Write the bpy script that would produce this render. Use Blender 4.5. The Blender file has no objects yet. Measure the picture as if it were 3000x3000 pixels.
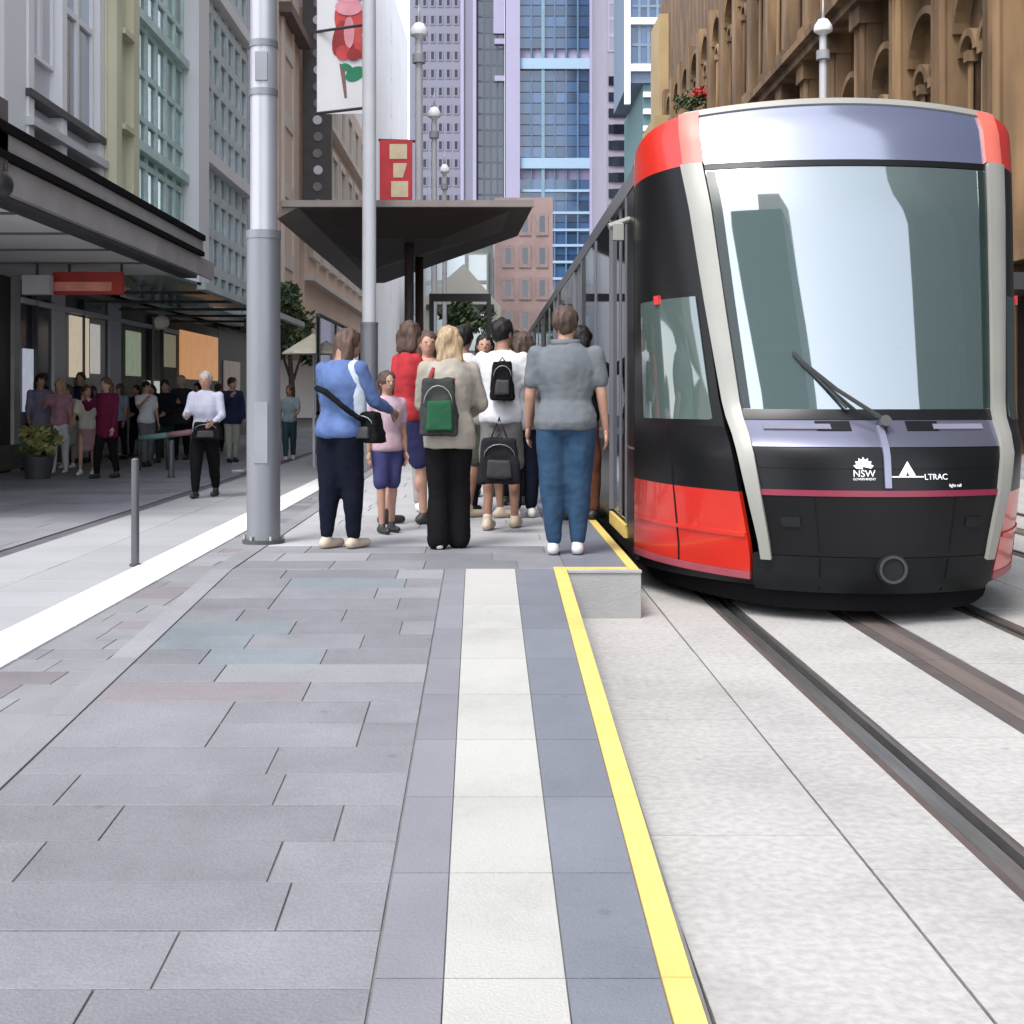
import bpy, bmesh, math, random
from mathutils import Vector, Matrix, noise
random.seed(7)
R = math.radians
scene = bpy.context.scene
col = scene.collection
# ---------------------------------------------------------------- camera
cd = bpy.data.cameras.new('camera'); cam = bpy.data.objects.new('camera', cd); col.objects.link(cam)
cam.location = (0, 0, 1.39); cam.rotation_euler = (R(90), 0, 0)
cd.sensor_width = 36; cd.lens = 46.58; cd.shift_x = 0.0248; cd.shift_y = -0.1128
cd.clip_start = 0.1; cd.clip_end = 3000
cd.dof.use_dof = False
scene.camera = cam
scene.render.resolution_x = 1024; scene.render.resolution_y = 1024
# ---------------------------------------------------------------- world, sun, exposure
SUN_EL, SUN_AZ = 58, 214
w = bpy.data.worlds.new('World'); scene.world = w; w.use_nodes = True
nt = w.node_tree; nt.nodes.clear()
sky = nt.nodes.new('ShaderNodeTexSky'); sky.sky_type = 'NISHITA'; sky.sun_disc = False
sky.sun_elevation = R(SUN_EL); sky.sun_rotation = R(SUN_AZ); sky.dust_density = 0.8; sky.air_density = 1.0; sky.ozone_density = 1.2
hs = nt.nodes.new('ShaderNodeHueSaturation'); hs.inputs['Saturation'].default_value = 0.33
bg = nt.nodes.new('ShaderNodeBackground'); bg.inputs['Strength'].default_value = 0.15
wo = nt.nodes.new('ShaderNodeOutputWorld')
nt.links.new(sky.outputs[0], hs.inputs['Color']); nt.links.new(hs.outputs[0], bg.inputs['Color']); nt.links.new(bg.outputs[0], wo.inputs['Surface'])
sd = bpy.data.lights.new('sun', 'SUN'); sd.energy = 1.15; sd.angle = R(22); sd.color = (1, 0.97, 0.92)
so = bpy.data.objects.new('sun', sd); col.objects.link(so)
az = R(SUN_AZ)
sdir = Vector((math.sin(az)*math.cos(R(SUN_EL)), math.cos(az)*math.cos(R(SUN_EL)), math.sin(R(SUN_EL))))
so.rotation_euler = (-sdir).to_track_quat('-Z', 'Y').to_euler(); so.location = (0, -20, 40)
scene.view_settings.view_transform = 'Standard'; scene.view_settings.look = 'None'
scene.view_settings.gamma = 1; scene.view_settings.use_curve_mapping = False
scene.view_settings.exposure = 1.78
scene.render.engine = 'CYCLES'
# ---------------------------------------------------------------- materials
MATS = {}
def mat(name, c, rough=0.7, var=0.12, scale=3.0, bump=0.0, bscale=60.0, metal=0.0, rnd=0.0, spec=0.5, coat=0.0, emit=0, stretch=None, c2=None, fine=0.0, spots=0.0):
    if name in MATS: return MATS[name]
    m = bpy.data.materials.new(name); m.use_nodes = True; n = m.node_tree; b = n.nodes['Principled BSDF']
    L = n.links.new
    b.inputs['Roughness'].default_value = rough; b.inputs['Metallic'].default_value = metal
    b.inputs['Specular IOR Level'].default_value = spec; b.inputs['Coat Weight'].default_value = coat
    geo = n.nodes.new('ShaderNodeNewGeometry'); vec = geo.outputs['Position']
    if stretch:
        mp = n.nodes.new('ShaderNodeMapping'); mp.inputs['Scale'].default_value = stretch; L(vec, mp.inputs['Vector']); vec = mp.outputs[0]
    nz = n.nodes.new('ShaderNodeTexNoise'); nz.inputs['Scale'].default_value = scale; nz.inputs['Detail'].default_value = 6; L(vec, nz.inputs['Vector'])
    mr = n.nodes.new('ShaderNodeMapRange'); mr.inputs['From Min'].default_value = .3; mr.inputs['From Max'].default_value = .7
    mr.inputs['To Min'].default_value = 1-var; mr.inputs['To Max'].default_value = 1+var; L(nz.outputs[0], mr.inputs[0])
    val = mr.outputs[0]
    if rnd:
        oi = n.nodes.new('ShaderNodeObjectInfo'); m2 = n.nodes.new('ShaderNodeMapRange')
        m2.inputs['To Min'].default_value = 1-rnd; m2.inputs['To Max'].default_value = 1+rnd; L(oi.outputs['Random'], m2.inputs[0])
        mu = n.nodes.new('ShaderNodeMath'); mu.operation = 'MULTIPLY'; L(val, mu.inputs[0]); L(m2.outputs[0], mu.inputs[1]); val = mu.outputs[0]
    if fine:
        nf = n.nodes.new('ShaderNodeTexNoise'); nf.inputs['Scale'].default_value = bscale; nf.inputs['Detail'].default_value = 3; L(geo.outputs['Position'], nf.inputs['Vector'])
        m3 = n.nodes.new('ShaderNodeMapRange'); m3.inputs['From Min'].default_value = .35; m3.inputs['From Max'].default_value = .65
        m3.inputs['To Min'].default_value = 1-fine; m3.inputs['To Max'].default_value = 1+fine; L(nf.outputs[0], m3.inputs[0])
        mu = n.nodes.new('ShaderNodeMath'); mu.operation = 'MULTIPLY'; L(val, mu.inputs[0]); L(m3.outputs[0], mu.inputs[1]); val = mu.outputs[0]
    if spots:
        vo = n.nodes.new('ShaderNodeTexVoronoi'); vo.inputs['Scale'].default_value = 3.2; L(geo.outputs['Position'], vo.inputs['Vector'])
        m5 = n.nodes.new('ShaderNodeMapRange'); m5.inputs['From Min'].default_value = .035; m5.inputs['From Max'].default_value = .075; m5.inputs['To Min'].default_value = 1-spots; m5.inputs['To Max'].default_value = 1; L(vo.outputs['Distance'], m5.inputs[0])
        ns = n.nodes.new('ShaderNodeTexNoise'); ns.inputs['Scale'].default_value = .9; ns.inputs['Detail'].default_value = 8; ns.inputs['Roughness'].default_value = .7; L(geo.outputs['Position'], ns.inputs['Vector'])
        m6 = n.nodes.new('ShaderNodeMapRange'); m6.inputs['From Min'].default_value = .5; m6.inputs['From Max'].default_value = .68; m6.inputs['To Min'].default_value = 1; m6.inputs['To Max'].default_value = 1-spots*.9; L(ns.outputs[0], m6.inputs[0])
        for q in (m5, m6): mu = n.nodes.new('ShaderNodeMath'); mu.operation = 'MULTIPLY'; L(val, mu.inputs[0]); L(q.outputs[0], mu.inputs[1]); val = mu.outputs[0]
    mx = n.nodes.new('ShaderNodeVectorMath'); mx.operation = 'SCALE'; mx.inputs[0].default_value = c[:3]; L(val, mx.inputs['Scale'])
    if c2:
        cm = n.nodes.new('ShaderNodeMix'); cm.data_type = 'RGBA'; cm.inputs['A'].default_value = (*c, 1); cm.inputs['B'].default_value = (*c2, 1)
        n2 = n.nodes.new('ShaderNodeTexNoise'); n2.inputs['Scale'].default_value = scale*.6; L(vec, n2.inputs['Vector'])
        m4 = n.nodes.new('ShaderNodeMapRange'); m4.inputs['From Min'].default_value = .4; m4.inputs['From Max'].default_value = .6; L(n2.outputs[0], m4.inputs[0])
        L(m4.outputs[0], cm.inputs['Factor']); L(cm.outputs['Result'], mx.inputs[0])
    L(mx.outputs[0], b.inputs['Base Color'])
    if bump:
        nb = n.nodes.new('ShaderNodeTexNoise'); nb.inputs['Scale'].default_value = bscale; nb.inputs['Detail'].default_value = 4; L(geo.outputs['Position'], nb.inputs['Vector'])
        bp = n.nodes.new('ShaderNodeBump'); bp.inputs['Strength'].default_value = bump; bp.inputs['Distance'].default_value = .01; L(nb.outputs[0], bp.inputs['Height']); L(bp.outputs[0], b.inputs['Normal'])
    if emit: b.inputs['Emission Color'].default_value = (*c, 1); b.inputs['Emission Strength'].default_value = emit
    MATS[name] = m; return m
def glassmat(name, tint, refl=0.4, rough=0.03, clear=0.0, wave=0.0):
    if name in MATS: return MATS[name]
    m = bpy.data.materials.new(name); m.use_nodes = True; n = m.node_tree; n.nodes.clear(); L = n.links.new
    out = n.nodes.new('ShaderNodeOutputMaterial'); gl = n.nodes.new('ShaderNodeBsdfGlossy'); gl.inputs['Roughness'].default_value = rough
    gl.inputs['Color'].default_value = (.92, .95, 1, 1)
    base = n.nodes.new('ShaderNodeBsdfDiffuse'); base.inputs['Color'].default_value = (*tint, 1); src = base.outputs[0]
    if not clear:
        oi = n.nodes.new('ShaderNodeObjectInfo'); mo = n.nodes.new('ShaderNodeMapRange'); mo.inputs['To Min'].default_value = .55; mo.inputs['To Max'].default_value = 1.6; L(oi.outputs['Random'], mo.inputs[0])
        sc_ = n.nodes.new('ShaderNodeVectorMath'); sc_.operation = 'SCALE'; sc_.inputs[0].default_value = tint; L(mo.outputs[0], sc_.inputs['Scale']); L(sc_.outputs[0], base.inputs['Color'])
    if clear:
        tr = n.nodes.new('ShaderNodeBsdfTransparent'); tr.inputs['Color'].default_value = (clear*.8, clear, clear*.92, 1)
        mm = n.nodes.new('ShaderNodeMixShader'); mm.inputs[0].default_value = .55; L(base.outputs[0], mm.inputs[1]); L(tr.outputs[0], mm.inputs[2]); src = mm.outputs[0]
    fr = n.nodes.new('ShaderNodeFresnel'); fr.inputs['IOR'].default_value = 1.5
    mr = n.nodes.new('ShaderNodeMapRange'); mr.inputs['To Min'].default_value = refl; mr.inputs['To Max'].default_value = 1; L(fr.outputs[0], mr.inputs[0])
    if wave:
        nb = n.nodes.new('ShaderNodeTexNoise'); nb.inputs['Scale'].default_value = wave; bp = n.nodes.new('ShaderNodeBump'); bp.inputs['Strength'].default_value = .06
        geo = n.nodes.new('ShaderNodeNewGeometry'); L(geo.outputs['Position'], nb.inputs['Vector']); L(nb.outputs[0], bp.inputs['Height']); L(bp.outputs[0], gl.inputs['Normal'])
    mx = n.nodes.new('ShaderNodeMixShader'); L(mr.outputs[0], mx.inputs[0]); L(src, mx.inputs[1]); L(gl.outputs[0], mx.inputs[2]); L(mx.outputs[0], out.inputs['Surface'])
    MATS[name] = m; return m
# ---------------------------------------------------------------- mesh builder
class MB:
    def __init__(s): s.v = []; s.f = []; s.mi = []; s.cur = 0
    def add(s, vs, fs):
        o = len(s.v); s.v += [tuple(v) for v in vs]; s.f += [tuple(i+o for i in f) for f in fs]; s.mi += [s.cur]*len(fs); return s
    def box(s, x0, x1, y0, y1, z0, z1, ch=0):
        if ch:
            a = [(x0,y0,z0),(x1,y0,z0),(x1,y1,z0),(x0,y1,z0),(x0,y0,z1-ch),(x1,y0,z1-ch),(x1,y1,z1-ch),(x0,y1,z1-ch),
                 (x0+ch,y0+ch,z1),(x1-ch,y0+ch,z1),(x1-ch,y1-ch,z1),(x0+ch,y1-ch,z1)]
            return s.add(a, [(0,3,2,1),(0,1,5,4),(1,2,6,5),(2,3,7,6),(3,0,4,7),(4,5,9,8),(5,6,10,9),(6,7,11,10),(7,4,8,11),(8,9,10,11)])
        a = [(x0,y0,z0),(x1,y0,z0),(x1,y1,z0),(x0,y1,z0),(x0,y0,z1),(x1,y0,z1),(x1,y1,z1),(x0,y1,z1)]
        return s.add(a, [(0,3,2,1),(4,5,6,7),(0,1,5,4),(1,2,6,5),(2,3,7,6),(3,0,4,7)])
    def hexa(s, a): return s.add(a, [(0,3,2,1),(4,5,6,7),(0,1,5,4),(1,2,6,5),(2,3,7,6),(3,0,4,7)])
    def prism(s, pts, d):   # pts 3D polygon, d extrusion vector
        n = len(pts); d = Vector(d); a = [Vector(p) for p in pts]; b = [p+d for p in a]
        return s.add(a+b, [tuple(range(n-1, -1, -1)), tuple(range(n, 2*n))]+[(i, (i+1) % n, n+(i+1) % n, n+i) for i in range(n)])
    def rings(s, rr, cap=True):
        n = len(rr[0]); vs = [p for r in rr for p in r]; fs = []
        for k in range(len(rr)-1):
            for i in range(n): fs.append((k*n+i, k*n+(i+1) % n, (k+1)*n+(i+1) % n, (k+1)*n+i))
        if cap: fs.append(tuple(range(n-1, -1, -1))); fs.append(tuple((len(rr)-1)*n+i for i in range(n)))
        return s.add(vs, fs)
    def tube(s, pts, rad, n=10):
        pts = [Vector(p) for p in pts]
        if not isinstance(rad, (list, tuple)): rad = [rad]*len(pts)
        rr = []; up = None
        for i, p in enumerate(pts):
            t = (pts[min(i+1, len(pts)-1)]-pts[max(i-1, 0)]).normalized()
            if up is None: up = t.orthogonal().normalized()
            u = (up - t*up.dot(t)); u = u.normalized() if u.length > 1e-5 else t.orthogonal().normalized(); up = u; q = t.cross(u)
            rr.append([p+(u*math.cos(2*math.pi*k/n)+q*math.sin(2*math.pi*k/n))*rad[i] for k in range(n)])
        return s.rings(rr)
    def ell(s, c, r, n=14, m=9, mtx=None):
        rr = []
        for j in range(m+1):
            a = math.pi*(j+.0)/m; a = min(max(a, .08), math.pi-.08)
            ring = []
            for k in range(n):
                t = 2*math.pi*k/n; v = Vector((r[0]*math.sin(a)*math.cos(t), r[1]*math.sin(a)*math.sin(t), -r[2]*math.cos(a)))
                if mtx: v = mtx @ v
                ring.append(v+Vector(c))
            rr.append(ring)
        return s.rings(rr)
    def cap(s, a, b, ra, rb, n=12):   # tapered capsule
        a = Vector(a); b = Vector(b); t = (b-a).normalized(); pts = []; rad = []
        for k in range(4): th = math.pi/2*(1-k/3)*.97; pts.append(a-t*ra*math.sin(th)); rad.append(max(ra*math.cos(th), ra*.05))
        for k in range(4): th = math.pi/2*(k/3)*.97; pts.append(b+t*rb*math.sin(th)); rad.append(max(rb*math.cos(th), rb*.05))
        return s.tube(pts, rad, n)
    def mesh(s, name, mats, smooth=False):
        me = bpy.data.meshes.new(name); me.from_pydata([tuple(v) for v in s.v], [], s.f)
        for m in (mats if isinstance(mats, (list, tuple)) else [mats]): me.materials.append(m)
        me.polygons.foreach_set('material_index', s.mi)
        if smooth:
            me.polygons.foreach_set('use_smooth', [True]*len(s.f))
        me.validate(); me.update(); return me
def wpos(o):
    p = Vector((0, 0, 0))
    while o: p += Vector(o.location); o = o.parent
    return p
def obj(name, mb, mats, parent=None, smooth=False, sharp=None):
    if parent:
        off = wpos(parent); mb.v = [(v[0]-off.x, v[1]-off.y, v[2]-off.z) for v in mb.v]
    me = mb.mesh(name, mats, smooth)
    if sharp: me.set_sharp_from_angle(angle=R(sharp))
    o = bpy.data.objects.new(name, me); col.objects.link(o); o.parent = parent; return o
def inst(name, me, parent, wloc, rot=None, sc=None):
    o = bpy.data.objects.new(name, me); col.objects.link(o); o.parent = parent
    o.location = Vector(wloc)-(wpos(parent) if parent else Vector((0, 0, 0)))
    if rot: o.rotation_euler = rot
    if sc: o.scale = sc
    return o
def thing(name, label, cat, loc=(0, 0, 0), group=None):
    o = bpy.data.objects.new(name, None); col.objects.link(o); o.location = loc; o.empty_display_size = .2
    o['label'] = label; o['category'] = cat
    if group: o['group'] = group
    return o
def tag(o, label, cat, group=None):
    o['label'] = label; o['category'] = cat
    if group: o['group'] = group
    return o
def struct(o): o['kind'] = 'structure'; return o
def text_mesh(s, size, depth=.004):
    cu = bpy.data.curves.new('t', 'FONT'); cu.body = s; cu.size = size; cu.extrude = depth; cu.align_x = 'CENTER'; cu.align_y = 'CENTER'
    t = bpy.data.objects.new('t', cu); col.objects.link(t); bpy.context.view_layer.update()
    me = bpy.data.meshes.new_from_object(t.evaluated_get(bpy.context.evaluated_depsgraph_get()))
    bpy.data.objects.remove(t); return me
F = 2500.0
def PX(x, Y): return (x-918)*Y/F
def PZ(y, Y): return 1.39+(748-y)*Y/F
# ---------------------------------------------------------------- palette
M_paver = mat('grey_paver', (.172, .172, .186), .62, .10, 2.5, .35, 90, rnd=.12, fine=.07, spots=0.22)
M_paver_l = mat('pale_paver', (.215, .212, .225), .7, .08, 2.0, .3, 90, rnd=.10, fine=.06, spots=0.18)
M_paver_pink = mat('rosy_paver', (.185, .165, .178), .65, .10, 2.5, .3, 90, rnd=.10, fine=.06, spots=0.18)
M_paver_blue = mat('blue_grey_paver', (.155, .175, .19), .65, .10, 2.5, .3, 90, rnd=.1, fine=.06, spots=0.18)
M_grout = mat('paving_joint', (.145, .142, .144), .95, .2, 6)
M_white_strip = mat('white_strip_stone', (.365, .356, .335), .65, .05, 2, .3, 120, rnd=.04, fine=.04, spots=0.2)
M_slate = mat('slate_strip', (.138, .146, .172), .6, .08, 2.0, .3, 120, rnd=.06, fine=.05, spots=0.18)
M_yellow = mat('yellow_paint', (.64, .455, .13), .55, .07, 5, .2, 80, fine=.05, spots=0.22)
M_kerb = mat('white_kerb_stone', (.78, .78, .80), .7, .04, 3, .2, 90, rnd=.03, spots=0.1)
M_slab = mat('track_concrete', (.345, .332, .318), .8, .08, 1.3, .35, 30, rnd=.035, fine=.10, spots=0.2)
M_road = mat('grey_road_slab', (.19, .187, .205), .75, .10, .8, .3, 60, rnd=.07, fine=.06, spots=0.2)
M_ground = mat('ground_concrete', (.20, .195, .195), .9, .15, .5, .3, 40)
M_rail = mat('rail_steel', (.50, .49, .48), .28, .2, 4, metal=.9, stretch=(8, .5, 1))
M_rubber = mat('rail_boot', (.07, .052, .047), .8, .2, 5)
M_groove = mat('rail_groove', (.012, .011, .011), .9, .2, 5)
M_aps = mat('power_strip', (.12, .095, .085), .6, .25, 2, .2, 80, stretch=(6, .6, 1))
M_pole_lo = mat('pole_grey', (.19, .195, .215), .45, .08, 2, metal=.35, stretch=(3, 3, .6))
M_pole_hi = mat('pole_silver', (.36, .36, .40), .35, .05, 2, metal=.25)
M_white = mat('white_paint', (.50, .50, .53), .5, .05, 2)
M_black = mat('black_paint', (.02, .02, .022), .45, .15, 2)
M_dark = mat('dark_metal', (.045, .045, .05), .5, .15, 3)
# ================================================================ GROUND
g = MB(); g.box(-400, 400, -60, 900, -.5, -.06); struct(obj('ground', g, M_ground))
def tiles(name, base, x0, x1, y0, y1, rowd, lens, zf, mats, gap=.006, th=.05, jit=0.0, along='x', maxn=295, ch=.0012):
    """lay separate pavers in running rows"""
    n = 0; cache = {}; y = y0; k = 0; rest = MB()
    while y < y1-.02:
        ye = min(y+rowd, y1); x = x0-random.choice([0, .13, .27, .4]) if len(lens) > 1 else x0
        while x < x1-.01:
            L = random.choice(lens); xe = x+L; a, b = max(x, x0), min(xe, x1); x = xe
            if b-a < .03: continue
            if x1-b < .08: b = x1; x = x1
            m = mats[0] if random.random() < (.84 if a > -1.0 else .62) or len(mats) == 1 else random.choice(mats[1:])
            if m in (M_paver_pink, M_paver_blue) and y < 5.2 and a > -1.55: m = mats[0]
            za, zb = zf(y), zf(ye); key = (round(b-a, 3), round(ye-y, 3), round(zb-za, 4), m.name)
            if key not in cache or n >= maxn:
                t = MB(); hw = (b-a-gap)/2; hd = (ye-y-gap)/2; dz = (zb-za)/2; t.box(-hw, hw, -hd, hd, -th, 0, ch)
                t.v = [(v[0], v[1], v[2]+dz*v[1]/max(hd, .01)) for v in t.v]
                if n < maxn: cache[key] = t.mesh('paver', m)
            z = (za+zb)/2+random.uniform(-jit, jit)
            if n < maxn: inst(name, cache[key], base, ((a+b)/2, (y+ye)/2, z))
            else:
                rest.v_off = 0; rest.add([(v[0]+(a+b)/2, v[1]+(y+ye)/2, v[2]+z) for v in t.v], t.f)
            n += 1
        y = ye; k += 1
    if rest.v:
        o = obj(name+'_field', rest, mats[0], base); o['kind'] = 'stuff'
YT = 8.33
def rz(y): return .3 if y >= YT else max(.018+.0519*(y-2.896), .008)
def strip_x(a, b): return lambda y: a+(b-a)*(min(y, YT)-2.896)/(YT-2.896)
xl = strip_x(-.0985, -.133); xr = strip_x(.1853, .18); yl = strip_x(.408, .423); yr = strip_x(.483, .505)
# ramp and platform core
ramp = thing('platform', 'grey paved tram platform with ramp, white guide strip and yellow edge line', 'platform', (0, 5, 0)); del ramp['category'], ramp['label']
ramp['kind'] = 'structure'
ys = [.6, 2.5, YT]
core = MB()
core.prism([(-1.74, .6, -.05), (.508, .6, -.05), (.508, .6, rz(.6)-.006)][:0] or [(-1.74, .6, -.055), (-1.74, .6, rz(.6)-.006), (-1.74, 2.7, rz(2.7)-.006), (-1.74, YT, .294), (-1.74, YT, -.055)], (2.235, 0, 0))
core.box(-1.74, .96, YT, 60, -.055, .294)
obj('platform_core', core, M_grout, ramp)
def lanes(name, fa, fb, y0, y1, step, m, th=.04, gap=.005, lift=0.0, ch=.0015):
    y = y0
    while y < y1-.01:
        ye = min(y+step, y1); t = MB(); g2 = gap/2
        A, B = y+g2, ye-g2
        c = [(fa(A), A, rz(A)-th), (fb(A), A, rz(A)-th), (fb(B), B, rz(B)-th), (fa(B), B, rz(B)-th)]
        t.hexa(c+[(p[0]+(ch if i in (0, 3) else -ch), p[1], rz(p[1])+lift) for i, p in enumerate(c)])
        obj(name, t, m, ramp); y = ye
lanes('white_paver', xl, xr, .7, YT+.05, .6, M_white_strip)
lanes('slate_paver', lambda y: xr(y)+.001, lambda y: yl(y)-.001, .7, YT+.05, .6, M_slate)
lanes('yellow_edge', yl, yr, .7, YT, 1.2, M_yellow, lift=.003, gap=.004)
lanes('edging_paver', lambda y: -.2615, lambda y: xl(y)-.001, .7, YT+.05, .6, mat('edging_paver', (.172, .17, .19), .6, .08, 2.5, .3, 90, rnd=.08))
tiles('paver', ramp, -1.603, -.265, .7, YT+.05, .294, [.55, .7, .85, .62], rz, [M_paver, M_paver_pink, M_paver_l, M_paver_blue, M_paver], jit=.0012)
lanes('side_paver', lambda y: -1.735, lambda y: -1.606, .7, YT+.05, .9, M_paver_l, lift=.002)
# level platform beyond the ramp
M_pl = mat('bright_slab', (.34, .335, .345), .75, .06, 1, .3, 60, rnd=.06, fine=.05, spots=.15)
tiles('paver', ramp, -1.6, .50, YT+.06, YT+1.32, .42, [.6, .84], lambda y: .3, [M_paver, M_paver_l], jit=.001)
tiles('paver', ramp, -1.6, .50, YT+1.32, 24, .42, [.6, .84], lambda y: .3, [M_pl], jit=.001, maxn=200)
lanes('side_paver', lambda y: -1.735, lambda y: -1.606, YT+.06, 24, 1.5, M_paver_l, lift=.002)
lanes('slate_paver', lambda y: .505, lambda y: .895, YT+.12, 24, .9, M_slate)
lanes('yellow_edge', lambda y: .897, lambda y: .963, YT+.01, 30, 1.2, M_yellow, lift=.003, gap=.004)
t = MB(); t.box(.425, .895, YT+.0, YT+.115, .25, .304); obj('yellow_edge', t, M_yellow, ramp)
# end block of the raised edge
t = MB(); t.box(.512, .968, YT-.02, YT-.003, 0, .285); t.box(.510, .972, YT-.03, YT-.003, .285, .304, .004)
obj('end_block', t, mat('block_concrete', (.29, .283, .28), .8, .1, 3, .4, 70), ramp)
t = MB(); y = YT+.01
for k in range(14): t.box(.960, .972, y, y+1.49, -.02, .285); y += 1.5
obj('edge_face', t, mat('block_concrete', (.29, .283, .28)), ramp)
# ---- track
track = struct(obj('tramway', MB().box(.45, 9.0, -2, 120, -.06, -.035), M_grout))
for (a, b) in ((.51, 1.125), (1.135, 1.48), (1.66, 2.21), (2.51, 3.06), (3.24, 3.85), (3.86, 4.62)):
    y = -1+random.choice([0, .4, .7]); cache = {}
    while y < 60:
        L = 1.5 if y < 12 else 3.0; k = (L,)
        if k not in cache: cache[k] = MB().box(-(b-a)/2, (b-a)/2, -L/2+.003, L/2-.003, -.05, 0, .0012).mesh('concrete_slab', M_slab)
        inst('concrete_slab', cache[k], track, ((a+b)/2, y+L/2, random.uniform(-.0015, .0015))); y += L
for (a, b) in ((4.8, 5.35), (5.65, 6.2), (6.38, 9.0)):
    for k in range(20): inst('concrete_slab', bpy.data.meshes.get('far_slab_%d' % int(a*100)) or (lambda m: (setattr(m, 'name', 'far_slab_%d' % int(a*100)), m)[1])(MB().box(-(b-a)/2, (b-a)/2, -1.497, 1.497, -.05, 0, .004).mesh('x', M_slab)), track, ((a+b)/2, .5+3*k, 0))
def rail(x0, sgn):
    # rubber boot | rail head | groove | lip
    t = MB(); o = [(0, .03, 0), (.03, .095, 1), (.095, .14, 2), (.14, .16, 1), (.16, .18, 0)]
    for a, b, mi in o:
        if sgn < 0: a, b = .18-b, .18-a
        t.cur = mi; z = {0: -.002, 1: .002, 2: -.03}[mi]; t.box(x0+a, x0+b, -2, 100, -.055, z)
    obj('rail', t, [M_rubber, M_rail, M_groove], track)
rail(1.48, 1); rail(3.06, -1); rail(4.62, 1); rail(6.2, -1)
for x in (2.21, 5.35):
    y = -2
    while y < 60:
        t = MB(); t.box(x+.002, x+.09, y, y+2.99, -.05, -.004); t.box(x+.215, x+.298, y, y+2.99, -.05, -.004); t.cur = 1; t.box(x+.09, x+.215, y, y+2.99, -.05, .001)
        obj('power_strip', t, [mat('strip_insulator', (.075, .06, .058), .7, .2, 3), M_aps], track); y += 3
# ---- left street: side pavers, kerb, road, footpath
street = struct(obj('street', MB().box(-12, -1.745, -2, 140, -.06, -.035), M_grout))
tiles('paver', street, -2.478, -1.748, 1.0, 22, .3, [.36, .37], lambda y: 0, [M_paver_l, M_paver, M_paver_pink], jit=.001)
y = 1.0; me = MB().box(-.185, .185, -.497, .497, -.05, .012, .003).mesh('kerb_stone', M_kerb)
while y < 60: inst('kerb_stone', me, street, (-2.665, y+.5, random.uniform(-.001, .001))); y += 1.0
tiles('paver', street, -4.2, -2.855, 4, 60, .6, [.67], lambda y: 0, [mat('pale_grey_slab', (.29, .29, .30), .75, .06, 1, .3, 60, rnd=.06, fine=.05)], jit=.001, maxn=220)
t = MB(); t.box(-4.38, -4.205, 2, 90, -.05, -.012); struct(t and obj('drain_channel', t, mat('drain', (.09, .085, .095), .8, .2, 3), street)); 
tiles('paver', street, -9.3, -4.385, 8, 50, .6, [.8, 1.2], lambda y: 0, [M_road, M_paver], jit=.001, maxn=290)
# ================================================================ BUILDINGS
def wgrid(b, name, plane, pos, u0, u1, z0, z1, nu, nz, frame, glass, fw=.08, depth=.10, pane_in=.05, gapu=.0, gapz=.0, maxn=290, sub=False):
    """windows as separate children. plane 'x+' faces +X at x=pos (u = Y), 'y-' faces -Y at y=pos (u = X), 'x-' faces -X"""
    du = (u1-u0)/nu; dz = (z1-z0)/nz; w_ = du*(1-gapu); h = dz*(1-gapz); t = MB()
    def bx(a, b_, c, d, o0, o1):
        if plane == 'x+': t.box(o0, o1, a, b_, c, d)
        elif plane == 'x-': t.box(-o1, -o0, a, b_, c, d)
        else: t.box(a, b_, -o1, -o0, c, d)
    t.cur = 0
    bx(-w_/2, -w_/2+fw, -h/2, h/2, 0, depth); bx(w_/2-fw, w_/2, -h/2, h/2, 0, depth)
    bx(-w_/2+fw, w_/2-fw, h/2-fw, h/2, 0, depth-.004); bx(-w_/2+fw, w_/2-fw, -h/2, -h/2+fw, 0, depth-.004)
    sub = plane == 'x+' and pos > -8.19 and nu*nz < 150
    if sub: me = t.mesh(name, frame); t2 = MB(); tt = t; t = t2; bx(-w_/2+fw, w_/2-fw, -h/2+fw, h/2-fw, 0, pane_in); pm_ = t2.mesh('pane', glass); t = tt
    else: t.cur = 1; bx(-w_/2+fw, w_/2-fw, -h/2+fw, h/2-fw, 0, pane_in)
    me = me if sub else t.mesh(name, [frame, glass])
    n = 0; rest = MB()
    for j in range(nz):
        for i in range(nu):
            u = u0+(i+.5)*du; z = z0+(j+.5)*dz; p = (pos, u, z) if plane != 'y-' else (u, pos, z)
            if n < maxn:
                o_ = inst(name, me, b, p)
                if sub: q_ = bpy.data.objects.new('pane', pm_); col.objects.link(q_); q_.parent = o_
            else:
                rest.cur = 0; rest.add([(v[0]+p[0], v[1]+p[1], v[2]+p[2]) for v in t.v], t.f); rest.mi[-len(t.mi):] = t.mi
            n += 1
    if rest.v: obj(name+'_field', rest, [frame, glass], b)['kind'] = 'stuff'
def bpart(b, name, boxes, m):
    t = MB()
    for x in boxes: t.box(*x)
    return obj(name, t, m, b)
G_green = glassmat('green_glass', (.15, .25, .24), .22, .15)
G_teal = glassmat('teal_glass', (.15, .20, .215), .25, .15)
G_blue = glassmat('blue_glass', (.022, .055, .12), .03, .1)
G_dark = glassmat('dark_glass', (.014, .016, .026), .03, .12)
G_pale = glassmat('pale_glass', (.20, .26, .32), .35, .12)
C_grey = mat('grey_cladding', (.62, .62, .67), .8, .06, .4)
C_white = mat('white_cladding', (.78, .77, .79), .8, .04, .3)
C_olive = mat('olive_stone', (.60, .57, .42), .85, .10, .7)
C_beige = mat('beige_stone', (.66, .50, .40), .85, .06, .4)
C_cream = mat('cream_stone', (.62, .56, .50), .85, .06, .3)
C_lav = mat('lavender_cladding', (.29, .27, .38), .7, .04, .1)
C_purple = mat('purple_grey_cladding', (.17, .17, .22), .8, .05, .1)
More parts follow.
